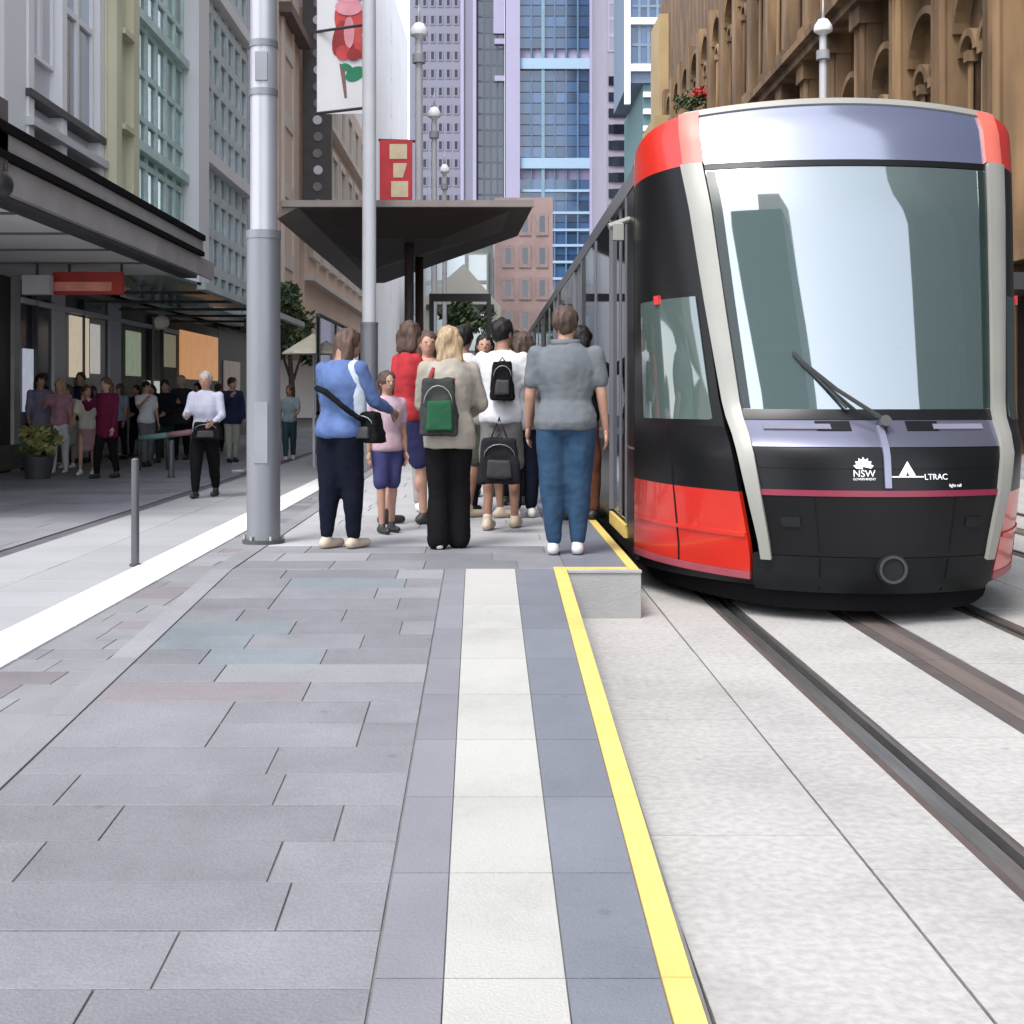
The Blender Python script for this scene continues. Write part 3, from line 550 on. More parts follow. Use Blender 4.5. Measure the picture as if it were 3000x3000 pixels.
# ================================================================ SHELTER
sp = thing('tram_shelter', 'dark brown angular tram stop shelter roof on slender columns', 'shelter', (-1.5, 28, .3))
zt = 4.62
top = [(-3.45, 22.5), (.78, 22.5), (.62, 26.5), (-2.9, 37.5), (-3.5, 37.5)]
und = [(-2.95, 23.6, 4.36), (-1.45, 24.6, 4.2), (-.1, 23.6, 4.38), (-.3, 26.0, 4.36), (-2.9, 35.5, 4.3)]
M_br = mat('shelter_underside', (.035, .022, .018), .6, .15, 1); M_brl = mat('shelter_fascia', (.15, .115, .10), .5, .15, 1.5)
t = MB(); t.prism([(x, y, zt-.02) for x, y in top], (0, 0, .07)); obj('roof', t, M_br, sp)
t = MB(); t.rings([[(-3.2, 22.9, zt-.02), (.4, 22.9, zt-.02), (.3, 25.8, zt-.02), (-2.9, 34, zt-.02)], [(-2.3, 24, 4.25), (-.8, 24, 4.25), (-.9, 25.6, 4.25), (-2.3, 29, 4.25)]]); obj('underside', t, M_br, sp)
bpart(sp, 'front_fascia', [(-3.47, .8, 22.40, 22.50, zt-.02, zt+.09)], mat('shelter_edge', (.20, .17, .155), .5))
t = MB(); t.prism([(-3.55, 22.45, zt-.22), (-3.20, 22.45, zt-.02), (-3.50, 22.45, zt+.08)], (0, 15, 0)); obj('side_fascia', t, M_brl, sp)
for y in (24.8, 28.6): t = MB(); t.tube([(-1.45, y, .3), (-1.45, y, 4.4)], .09, 12); obj('column', t, M_br, sp, True)
bpart(sp, 'glass_screen', [(-3.2, -3.16, 25, 33, 1.1, 2.9)], glassmat('screen_glass', (.10, .12, .12), .15, .05, .75)); bpart(sp, 'screen_frame', [(-3.22, -3.14, 25, 33, 2.9, 2.96), (-3.22, -3.14, 25, 33, 1.04, 1.1)]+[(-3.22, -3.14, y, y+.05, .3, 2.9) for y in (25, 27.7, 30.3, 32.9)], M_dark)
bpart(sp, 'sign_beam', [(-1.3, .1, 30.0, 30.2, 3.55, 3.72), (-1.3, -1.2, 30.0, 30.2, .3, 3.55), (0, .1, 30, 30.2, .3, 3.55)], M_black)
# ================================================================ BOLLARDS AND SMALL STREET FURNITURE
def bollard(x, y, h, r, label):
    p = thing('bollard', label, 'bollard', (x, y, 0), 'thin steel bollards'); t = MB(); t.tube([(x, y, 0), (x, y, h)], [r, r*.95], 14); obj('post', t, mat('bollard_grey', (.09, .09, .10), .4, .1, 3, metal=.3), p, True, 40)
    t = MB(); t.ell((x, y, h), (r*.95, r*.95, r*.5)); obj('cap', t, mat('bollard_grey', (.09, .09, .10)), p, True); t = MB(); t.tube([(x, y, 0), (x, y, .02)], r*1.4, 14); obj('base_ring', t, M_dark, p)
bollard(-2.88, 10.86, .87, .033, 'thin dark bollard standing alone at the white kerb in the foreground')
bollard(-5.4, 22.7, .62, .05, 'short dark bollard near the man in the white shirt'); bollard(-2.9, 27.5, .9, .04, 'thin bollard farther along the kerb just right of the big pole')
pn = thing('low_barrier', 'low rail of pale green and pink behind the lone bollard', 'barrier', (-5.6, 25, 0))
t = MB(); t.tube([(PX(262, 25), 25, .60), (PX(316, 25), 25, .66)], .055, 8); obj('green_rail', t, mat('pale_green', (.16, .28, .24), .6), pn, True)
t = MB(); t.tube([(PX(316, 25), 25, .66), (PX(362, 25), 25, .72)], .055, 8); obj('pink_rail', t, mat('pale_pink', (.42, .22, .24), .6), pn, True)
for q in (263, 316, 361): t = MB(); t.tube([(PX(q, 25), 25, 0), (PX(q, 25), 25, .72)], .025, 8); obj('post', t, M_dark, pn, True)
t = MB(); t.tube([(-2.88, 10.9, .80), (-2.6, 12.5, .62), (-1.8, 14.6, .80)], .004, 5) if 0 else None
# parasol
ps = thing('parasol', 'cream market parasol open behind the woman in blue', 'parasol', (PX(590, 26), 26, 0)); cx = PX(592, 26)
t = MB(); n = 8; t.rings([[(cx+q*math.cos(a*math.pi/4+.2), 26+q*math.sin(a*math.pi/4+.2), z) for a in range(n)] for q, z in ((.62, 2.22), (.60, 2.26), (.3, 2.45), (.03, 2.62))]); obj('canopy', t, mat('cream_cloth', (.70, .64, .52), .8), ps)
t = MB(); t.tube([(cx, 26, 0), (cx, 26, 2.4)], .025, 8); obj('pole', t, M_white, ps)
# plants
LEAF = [mat('leaf_dark', (.035, .06, .025), .7, .4, 6), mat('leaf_mid', (.07, .10, .035), .7, .4, 6), mat('leaf_yellow', (.22, .20, .06), .7, .3, 6)]
def foliage(c, r, n, size, seed=0):
    rnd = random.Random(seed); t = MB()
    cl = [(Vector((rnd.gauss(0, .45)*r[0], rnd.gauss(0, .45)*r[1], rnd.gauss(0, .4)*r[2])), rnd.randint(0, 1)) for _ in range(26)]
    for _ in range(n):
        q, mi = rnd.choice(cl); p = Vector(c)+q+Vector([rnd.gauss(0, .13)*r[k] for k in range(3)])
        a = Vector((rnd.uniform(-1, 1), rnd.uniform(-1, 1), rnd.uniform(-1, 1))).normalized(); u = a.orthogonal().normalized(); s = size*rnd.uniform(.6, 1.3)
        t.cur = mi; t.add([p-u*s, p+a*s*.45, p+u*s, p-a*s*.45], [(0, 1, 2, 3)])
    return t
tr = thing('street_tree', 'dark green street tree just right of the big pole', 'tree', (PX(548, 45), 45, 0)); x = PX(548, 45)
obj('crown', foliage((x, 45, 4.0), (1.1, 1.2, 1.2), 2600, .13, 3), LEAF[:2], tr); t = MB(); t.tube([(x, 45, 0), (x+.05, 45, 1.6), (x-.05, 45, 3.4)], [.14, .11, .05], 8)
t.tube([(x+.05, 45, 1.8), (x+.5, 45.2, 3.3)], [.06, .03], 6); t.tube([(x, 45, 2), (x-.5, 44.8, 3.6)], [.06, .03], 6); obj('trunk', t, mat('bark', (.08, .06, .045), .9), tr, True)
tr = thing('street_tree', 'small dark tree under the middle of the shelter roof', 'tree', (-1.2, 70, 0)); obj('crown', foliage((-1.2, 70, 5.2), (1.3, 1.3, 1.2), 1800, .18, 5), LEAF[:2], tr); t = MB(); t.tube([(-1.2, 70, 0), (-1.2, 70, 4.6)], [.18, .08], 8); obj('trunk', t, mat('bark', (.08, .06, .045)), tr, True)
for k, (px, yy, lab) in enumerate(((72, 22.4, 'yellow green shrub in dark pot at the left edge of the footpath'),)):
    x = PX(px, yy); p = thing('potted_plant', lab, 'plant', (x, yy, 0)); t = MB(); t.tube([(x, yy, 0), (x, yy, .38)], [.2, .27], 14); obj('pot', t, M_dark, p, True, 40)
    obj('foliage', foliage((x, yy, .62), (.32, .3, .30), 900, .06, k), [LEAF[1], LEAF[2]], p)
fo = foliage((12.3, 80, 19.2), (1.0, .8, .6), 700, .12, 9); obj('foliage', fo, [LEAF[1], LEAF[0]], fl); t = foliage((13.0, 80, 19.7), (.8, .7, .45), 500, .12, 10); obj('blossom', t, [mat('blossom_red', (.5, .04, .03), .7), mat('blossom_red2', (.35, .03, .03), .7)], fl)
bpart(fl, 'bracket', [(12.2, XF, 79.97, 80.03, 18.6, 18.7)], M_dark)
# ================================================================ TRAM
XC = 2.40; HW = 1.325; YS = 9.65
tram = thing('tram', 'red, black and silver tram standing at the platform', 'tram', (XC, 12, 0))
TB = [(.16, .66, 8.30), (.23, .70, 8.22), (.43, .717, 8.15), (.80, .79, 8.14), (1.02, .825, 8.17), (1.10, .838, 8.21), (1.24, .856, 8.37), (1.30, .862, 8.42), (2.0, .935, 8.62), (2.64, .995, 8.80), (2.95, 1.035, 8.93), (3.2, 1.05, 9.03), (3.5, 1.03, 9.22)]
def tb(z):
    for a, b in zip(TB, TB[1:]):
        if z <= b[0]:
            f = max(0, (z-a[0])/(b[0]-a[0])); return a[1]+(b[1]-a[1])*f, a[2]+(b[2]-a[2])*f
    return TB[-1][1:]
def ztop(s): a = abs(s); return 3.385-.25*a*a if a < .5 else 3.3225-.22*((a-.5)/.5)**1.3
def nose(s, z, off=0.0):
    def raw(s, z):
        a = abs(s); sg = 1 if s >= 0 else -1; h, yp = tb(z)
        if a <= .5:
            q = a/.5; return Vector((XC+sg*h*q, yp-.22*(1-q*q), z))
        t = (a-.5)/.5; c = (HW*.5+(h+.30)*.5+.02, yp+.40*(YS-yp)-.02)
        x = (1-t)**2*h+2*t*(1-t)*c[0]+t*t*HW; y = (1-t)**2*yp+2*t*(1-t)*c[1]+t*t*YS
        return Vector((XC+sg*x, y, z))
    p = raw(s, z)
    if off:
        e = .004; ds = raw(min(s+e, 1), z)-raw(max(s-e, -1), z); dz = raw(s, z+e)-raw(s, z-e); n = ds.cross(dz).normalized(); p = p+n*off
    return p
def npatch(name, sa, sb, za, zb, m, off=0.0, thick=.03, ns=14, nz=8, smooth=True, sf=None):
    """za,zb numbers or functions of s; sf(z)->(sa,sb) optional"""
    t = MB(); fa = za if callable(za) else (lambda s: za); fb = zb if callable(zb) else (lambda s: zb)
    for lay in (off, off-thick):
        vs = []
        for j in range(nz+1):
            for i in range(ns+1):
                if sf: z_ = fa(0)+(fb(0)-fa(0))*j/nz; a, b = sf(z_)
                else: a, b = sa, sb
                s = a+(b-a)*i/ns; z = fa(s)+(fb(s)-fa(s))*j/nz; vs.append(nose(s, z, lay))
        fs = [(j*(ns+1)+i, j*(ns+1)+i+1, (j+1)*(ns+1)+i+1, (j+1)*(ns+1)+i) for j in range(nz) for i in range(ns)]
        if lay != off: fs = [f[::-1] for f in fs]
        t.add(vs, fs)
    N = (ns+1)*(nz+1); bd = [i for i in range(ns+1)]+[(j+1)*(ns+1)-1 for j in range(1, nz+1)]+[nz*(ns+1)+i for i in range(ns-1, -1, -1)]+[j*(ns+1) for j in range(nz-1, 0, -1)]
    t.f += [(bd[k], N+bd[k], N+bd[(k+1) % len(bd)], bd[(k+1) % len(bd)]) for k in range(len(bd))]; t.mi += [0]*len(bd)
    return obj(name, t, m, tram, smooth, 40)
T_black = mat('tram_black', (.006, .006, .007), .30, .1, 2, spec=.22); T_red = mat('tram_red', (.50, .018, .009), .30, .06, 2, coat=.4)
T_sil = mat('tram_silver', (.25, .243, .22), .45, .05, 3, metal=.15); T_bump = mat('tram_bumper', (.010, .011, .012), .5, .2, 3, spec=.15)
T_glass = glassmat('windscreen_glass', (.09, .135, .13), .27, .03, .6); T_side = glassmat('tram_side_glass', (.010, .013, .015), .10, .04); T_grey = mat('tram_grey', (.17, .17, .19), .35, .08, 2, metal=.4)
T_mask = glassmat('tram_mask_gloss', (.045, .05, .09), .27, .14)
pr = .455
npatch('lower_bumper', -.52, .52, .19, .42, T_bump, ns=24, nz=4)
npatch('bumper_panel', -pr, pr, .425, .79, T_black, ns=24, nz=5)
npatch('red_stripe', -.50, .50, .79, .825, mat('stripe_red', (.17, .012, .035), .35), off=.008, ns=24, nz=1)
npatch('front_panel', -pr, pr, .825, 1.08, T_black, ns=24, nz=5)
npatch('hood', -pr, pr, 1.085, 1.245, mat('hood_gloss', (.17, .17, .23), .28, .05, 2, metal=.75, coat=.5), ns=24, nz=5)
npatch('cowl', -pr, pr, 1.245, 1.31, T_black, off=.004, ns=24, nz=2)
npatch('windscreen', -pr, pr, 1.31, 2.90, T_glass, thick=.012, ns=28, nz=16)
npatch('screen_header', -pr, pr, 2.905, 2.945, T_black, off=.003, ns=24, nz=1)
npatch('front_mask', -pr, pr, 2.95, lambda s: ztop(s)-.03, T_mask, ns=28, nz=6)
npatch('roof_lip', -.5, .5, lambda s: ztop(s)-.03, lambda s: ztop(s)+.012, T_sil, off=.012, ns=24, nz=2)
for sg in (-1, 1):
    P = lambda a, b: (a, b) if sg > 0 else (-b, -a)
    a, b = P(.455, .525)
    npatch('pillar', a, b, .40, 2.95, T_sil, off=.028, thick=.06, ns=4, nz=24, sf=lambda z, sg=sg: P(.453+.002*z, .487+.016*z))
    npatch('pillar_cap', a, b, 2.955, lambda s: ztop(s), mat('pillar_pink', (.55, .12, .09), .4), off=.02, thick=.05, ns=3, nz=5)
    a, b = P(.528, 1.0)
    npatch('roof_cheek', a, b, lambda s: 2.955-.10*(abs(s)-.5), ztop, T_red, ns=14, nz=6)
    npatch('cab_side_panel', a, b, .80, 1.20, T_black, ns=14, nz=4); npatch('apron', a, b, .30, .80, T_red, ns=14, nz=5); npatch('apron_trim', a, b, .25, .298, mat('apron_pink', (.30, .06, .08), .5), off=.004, ns=14, nz=1); npatch('apron', P(.53, .99)[0], P(.53, .99)[1], .52, .545, T_red, off=.01, ns=14, nz=1)
    npatch('skirt', a, b, .17, .25, T_bump, off=-.04, ns=14, nz=2)
    c, d = P(.56, .90); npatch('cab_window', c, d, 1.24, 2.05, glassmat('cab_side_glass', (.05, .07, .065), .10, .04), off=.006, ns=12, nz=6)
    npatch('cab_side_panel', a, b, 1.20, lambda s: 2.955-.10*(abs(s)-.5), T_black, off=-.002, ns=14, nz=10)
    c, d = P(.74, .77); npatch('marker_lamp', c, d, 2.02, 2.08, mat('lamp_red', (.5, .03, .03), .3), off=.02, ns=2, nz=2)
    c, d = (-.40, -.17) if sg < 0 else (.20, .40); npatch('headlight', c, d, 1.185, 1.215, mat('lamp_white', (.14, .14, .18), .2), off=.010, ns=8, nz=1)
    c, d = P(.10, .22); npatch('wiper_recess', c, d, 1.18, 1.235, T_black, off=.006, ns=6, nz=2)
    c, d = P(.33, .40); npatch('fog_lamp', c, d, .60, .66, T_bump, off=.012, ns=4, nz=2)
npatch('centre_fin', -.012, .012, .84, 1.20, mat('fin_silver', (.20, .20, .27), .3, metal=.4), off=.02, ns=2, nz=6)
for s_ in (-.27, .27): npatch('panel_seam', s_-.003, s_+.003, .21, .78, M_gut, off=.003, thick=.01, ns=1, nz=6)
for s_ in (-.76, .76): npatch('panel_seam', s_-.003, s_+.003, .26, 1.2, M_gut, off=.003, thick=.01, ns=1, nz=6)
npatch('panel_seam', -.45, .45, .955-.002, .955-.002+.003, M_gut, off=.002, thick=.008, ns=20, nz=1)
for s_ in (-1, 1):
    a, b = (.425, .4545) if s_ > 0 else (-.4545, -.425)
    npatch('screen_frit', a, b, 1.315, 2.895, mat('frit_dark', (.012, .022, .02), .25), off=.004, thick=.006, ns=3, nz=16)
# cream strip set behind the top of the screen
npatch('cream_strip', -.16, .20, 2.70, 2.88, mat('strip_cream', (.60, .56, .50), .7), off=-.05, thick=.01, ns=8, nz=2)
# coupler cover
c = nose(0.02, .36, .015); t = MB(); t.tube([c+Vector((0, .05, 0)), c+Vector((0, -.02, 0))], .095, 24); obj('coupler_cover', t, T_bump, tram, True, 40)
t = MB(); 
for k in range(24):
    a0 = k*math.pi/12; a1 = (k+1)*math.pi/12; q = [(.068, a0), (.084, a0), (.084, a1), (.068, a1)]
    t.hexa([(c.x+r*math.cos(a), c.y-.022, c.z+r*math.sin(a)) for r, a in q]+[(c.x+r*math.cos(a), c.y-.034, c.z+r*math.sin(a)) for r, a in q])
obj('coupler_ring', t, mat('ring_dark', (.025, .025, .028), .4), tram)
# wiper
t = MB(); w0 = nose(.015, 1.20, .06); w1 = nose(-.13, 1.42, .05); w2 = nose(-.235, 1.60, .035)
t.tube([w0, w1, w2], .014, 6); t.tube([nose(-.10, 1.30, .04), nose(-.26, 1.66, .03)], .010, 6); obj('wiper', t, M_black, tram); t = MB(); t.tube([w0+Vector((0, .06, -.02)), w0+Vector((0, -.02, 0))], .035, 12); obj('wiper_hub', t, M_dark, tram)
# emblems
LW = mat('logo_white', (.75, .76, .78), .5, .02)
def place_text(s, size, sx, z, name='lettering'):
    me = text_mesh(s, size, .002); me.materials.clear(); me.materials.append(LW); p = nose(sx, z, .006); e = nose(sx+.03, z, .006)-nose(sx-.03, z, .006)
    o = bpy.data.objects.new(name, me); col.objects.link(o); o.parent = tram; o.location = p-wpos(tram); up = (nose(sx, z+.03, .006)-nose(sx, z-.03, .006)).normalized()
    o.rotation_euler = Matrix((e.normalized(), up, e.normalized().cross(up))).transposed().to_euler(); return o
def flat_on_nose(name, polys, sx, z, m):
    t = MB()
    for poly in polys:
        n = len(poly); a = [nose(sx+u/1.75, z+v, .006) for u, v in poly]; b_ = [nose(sx+u/1.75, z+v, .001) for u, v in poly]
        t.add(a+b_, [tuple(range(n))]+[(i, n+i, n+(i+1) % n, (i+1) % n) for i in range(n)])
    return obj(name, t, m, tram)
pet = []
for k in range(7):
    a = math.pi*(k+.5)/7; cx_, cz_ = .045*math.cos(a), .045*math.sin(a)
    pet.append([(.0+.008*math.sin(a)*-1, .0+.008*math.cos(a)), (cx_-.013*math.sin(a), cz_*1.0+.013*math.cos(a)), (cx_*1.45, cz_*1.45), (cx_+.013*math.sin(a), cz_-.013*math.cos(a))][::-1])
sxl = -.085
flat_on_nose('flower_emblem', [p[::-1] for p in pet], sxl, .960, LW)
place_text('NSW', .058, sxl, .925); place_text('GOVERNMENT', .020, sxl, .893)
flat_on_nose('triangle_emblem', [[(-.055, 0), (-.01, .0), (.0, .025), (.012, 0), (.055, 0), (0, .085)]], .075, .915, LW); flat_on_nose('triangle_bar', [[(-.13, -.008), (.10, -.008), (.10, .0), (-.13, .0)]], .08, .912, LW)
place_text('LTRAC', .050, .185, .905); place_text('light rail', .026, .265, .853)
# cab interior
t = MB(); t.box(XC-.75, XC+.75, 8.62, 8.9, 1.0, 1.30); t.box(XC-.8, XC+.8, 8.9, 9.5, .4, .5); obj('dashboard', t, mat('dash_dark', (.05, .07, .065), .6), tram)
t = MB(); t.box(XC-1.05, XC+1.05, 10.6, 10.66, .4, 3.0); obj('cab_partition', t, mat('partition_green', (.12, .20, .18), .6), tram)
t = MB(); t.box(XC-.25, XC+.25, 9.5, 9.95, .95, 1.08, .03); t.box(XC-.24, XC+.24, 9.9, 10.02, 1.08, 1.75, .03); t.tube([(XC, 9.7, .5), (XC, 9.7, .95)], .06, 8); obj('driver_seat', t, M_dark, tram)
t = MB(); t.box(XC-1.0, XC+1.0, 8.75, 8.8, 1.68, 1.74); obj('grab_rail', t, mat('rail_pale', (.45, .5, .48), .5), tram)
for sx in (-.85, .85): t = MB(); t.box(XC+sx-.03, XC+sx+.03, 9.15, 9.22, 1.2, 2.9); obj('cab_post', t, mat('rail_pale', (.45, .5, .48)), tram)
# added shade slab, nose underside and car body
t = MB(); t.prism([tuple(nose(s, .24, -.16))[:2]+(.07,) for s in [i/10-1 for i in range(21)]]+[(XC+HW-.15, 44, .07), (XC-HW+.15, 44, .07)], (0, 0, .15)); obj('shade_slab', t, M_gut, tram)  # black slab added below the bumper to deepen the shadow under the tram
t = MB(); t.prism([tuple(nose(s, .24, -.05)) for s in [i/10-1 for i in range(21)]]+[(XC+HW-.04, 44, .24), (XC-HW+.04, 44, .24)], (0, 0, .05)); obj('underframe', t, T_bump, tram)
t = MB(); 
for y in (9.8, 11.6, 19, 21, 28, 30): 
    for x in (-.72, .60): t = MB(); t.tube([(XC+x, y, .30), (XC+x+.12, y, .30)], .30, 20); obj('wheel', t, M_dark, tram)
t = MB(); n = 16
rA = [nose(-1+2*i/n, ztop(-1+2*i/n), -.01) for i in range(n+1)]
rB = [Vector((XC+(-1+2*i/n)*HW, 9.9, 3.06+.34*(1-abs(-1+2*i/n)**2.2))) for i in range(n+1)]; rC = [Vector((p.x, 44, p.z)) for p in rB]
vs = rA+rB+rC; t.add(vs, [(k*(n+1)+i, k*(n+1)+i+1, (k+1)*(n+1)+i+1, (k+1)*(n+1)+i) for k in range(2) for i in range(n)]); obj('roof', t, T_sil, tram, True)
for sg in (-1, 1):
    def sbox(name, y0, y1, z0, z1, m, out=0.0, th=.06):
        t = MB(); xo = XC+sg*(HW+out); xi = XC+sg*(HW+out-th); t.box(min(xo, xi), max(xo, xi), y0, y1, z0, z1); return obj(name, t, m, tram)
    # fairing along roof edge
    for k in range(11):
        y0, y1 = 9.66+k*3.1, 9.66+(k+1)*3.1-.03
        t = MB(); pr_ = [(XC+sg*(HW+.005), z) for z in (2.93, 3.06)]+[(XC+sg*(HW-.22), 3.26), (XC+sg*(HW-.24), 3.2), (XC+sg*(HW-.05), 2.93)]
        t.prism([(x, y0, z) for x, z in pr_], (0, y1-y0, 0)); obj('roof_fairing', t, T_grey if k else T_red, tram) if k else obj('roof_fairing', t, T_grey, tram)
    y = YS
    mods = [('body_panel', .50, T_black), ('door_frame', .05, T_grey), ('door', 1.25, T_side), ('door_frame', .05, T_grey), ('side_window', 1.5, T_side), ('door_frame', .06, T_grey), ('side_window', 1.3, T_side), ('bellows', .6, M_dark)]
    k = 0
    while y < 43.5:
        nm, L, m = mods[k % len(mods)] if k < len(mods) else mods[1+(k-1) % (len(mods)-1)]
        full = nm in ('door', 'door_frame') or nm == 'bellows'
        sbox(nm, y+.01, y+L-.01, .42 if full else 1.02, 2.92, m, .012 if nm == 'door_frame' else (-.02 if nm == 'door' else 0))
        if not full: sbox('lower_panel', y+.01, y+L-.01, .42, 1.0, T_black); sbox('window_trim', y+.01, y+L-.01, 1.0, 1.018, T_grey, .002)
        if nm == 'door':
            sbox('door_post', y+L/2-.03, y+L/2+.03, .42, 2.92, T_grey, -.01); sbox('door_sill', y, y+L, .30, .40, M_yellow, .015)
        y += L; k += 1
    sbox('skirt', YS, 44, .2, .41, T_black, -.01)
    t = MB(); t.tube([(XC+sg*(HW), 9.95, 2.72), (XC+sg*(HW+.16), 9.92, 2.66)], .025, 8); t.box(XC+sg*(HW+.10)-.03, XC+sg*(HW+.10)+.05, 9.90, 9.98, 2.56, 2.70, .02); obj('side_camera', t, T_sil, tram)
t = MB(); t.box(XC-HW+.02, XC+HW-.02, 43.9, 44, .3, 3.0); obj('end_wall', t, T_black, tram)
t = MB(); t.box(XC-.85, XC-.45, 9.75, 10.4, 3.36, 3.44, .02); t.box(XC+.45, XC+.85, 9.75, 10.4, 3.32, 3.42, .02); obj('roof_equipment', t, T_bump, tram)
# ================================================================ PEOPLE
JOBS = []
def rm(name, mb, m, parent, vox, extra=None, amp=0.0, freq=9, seed=0, smooth=4):
    """queue a closed-shape union: voxel remesh into one continuous surface"""
    me = mb.mesh(name, m); o = bpy.data.objects.new(name, me); col.objects.link(o)
    r = o.modifiers.new('r', 'REMESH'); r.mode = 'VOXEL'; r.voxel_size = vox; r.use_smooth_shade = True
    s = o.modifiers.new('s', 'SMOOTH'); s.factor = .6; s.iterations = smooth
    JOBS.append((o, parent, m, extra, amp, freq, seed)); return o
def finish():
    bpy.context.view_layer.update(); dg = bpy.context.evaluated_depsgraph_get()
    for o, parent, m, extra, amp, freq, seed in JOBS:
        me = bpy.data.meshes.new_from_object(o.evaluated_get(dg)); o.modifiers.clear(); old = o.data
        if amp:
            for v in me.vertices:
                q = Vector(v.co)*freq+Vector((seed*7.3, seed*3.1, 0)); q.z *= .6
                v.co += v.normal*(noise.noise(q)*amp+(noise.noise(Vector((q.x*2.7, q.y*2.7, q.z*5.5)))*amp*.32 if freq < 20 else noise.noise(Vector((q.x*3, q.y*3, q.z*.8)))*amp*.6))
        bm = bmesh.new(); bm.from_mesh(me)
        if extra: e = extra.mesh('e', m, True); bm.from_mesh(e)
        bm.to_mesh(me); bm.free(); me.materials.clear(); me.materials.append(m)
        me.polygons.foreach_set('use_smooth', [True]*len(me.polygons)); me.polygons.foreach_set('material_index', [0]*len(me.polygons))
        off = wpos(parent); me.transform(Matrix.Translation(-off)); o.data = me; o.parent = parent; me.name = o.name
SK = dict(light=mat('skin_light', (.38, .21, .15), .55, .06, 8), tan=mat('skin_tan', (.25, .13, .085), .55, .06, 8), brown=mat('skin_brown', (.13, .07, .045), .55, .06, 8))
SHO = {}
def cl(name, c, var=.12): return mat('cloth_'+name, tuple(q*(.5 if max(c) < .05 else .62 if max(c) < .6 else .8) for q in c), .9, var*.6, 9, .25, 160, spec=.08)
HAIR = dict(brown=mat('hair_brown', (.055, .03, .02), .6,   .42, 70, .4, 120, stretch=(1, 1, .10)), dark=mat('hair_dark', (.012, .010, .010), .5,   .42, 70, .4, 120, stretch=(1, 1, .10), spec=.2), fair=mat('hair_fair', (.30, .21, .12), .6,  .35, 70, .4, 120, stretch=(1, 1, .10)), auburn=mat('hair_auburn', (.062, .032, .020), .6,   .42, 70, .4, 120, stretch=(1, 1, .10)), grey=mat('hair_grey', (.30, .29, .28), .6,  .35, 70, .4, 120, stretch=(1, 1, .10)))
PROTO = []
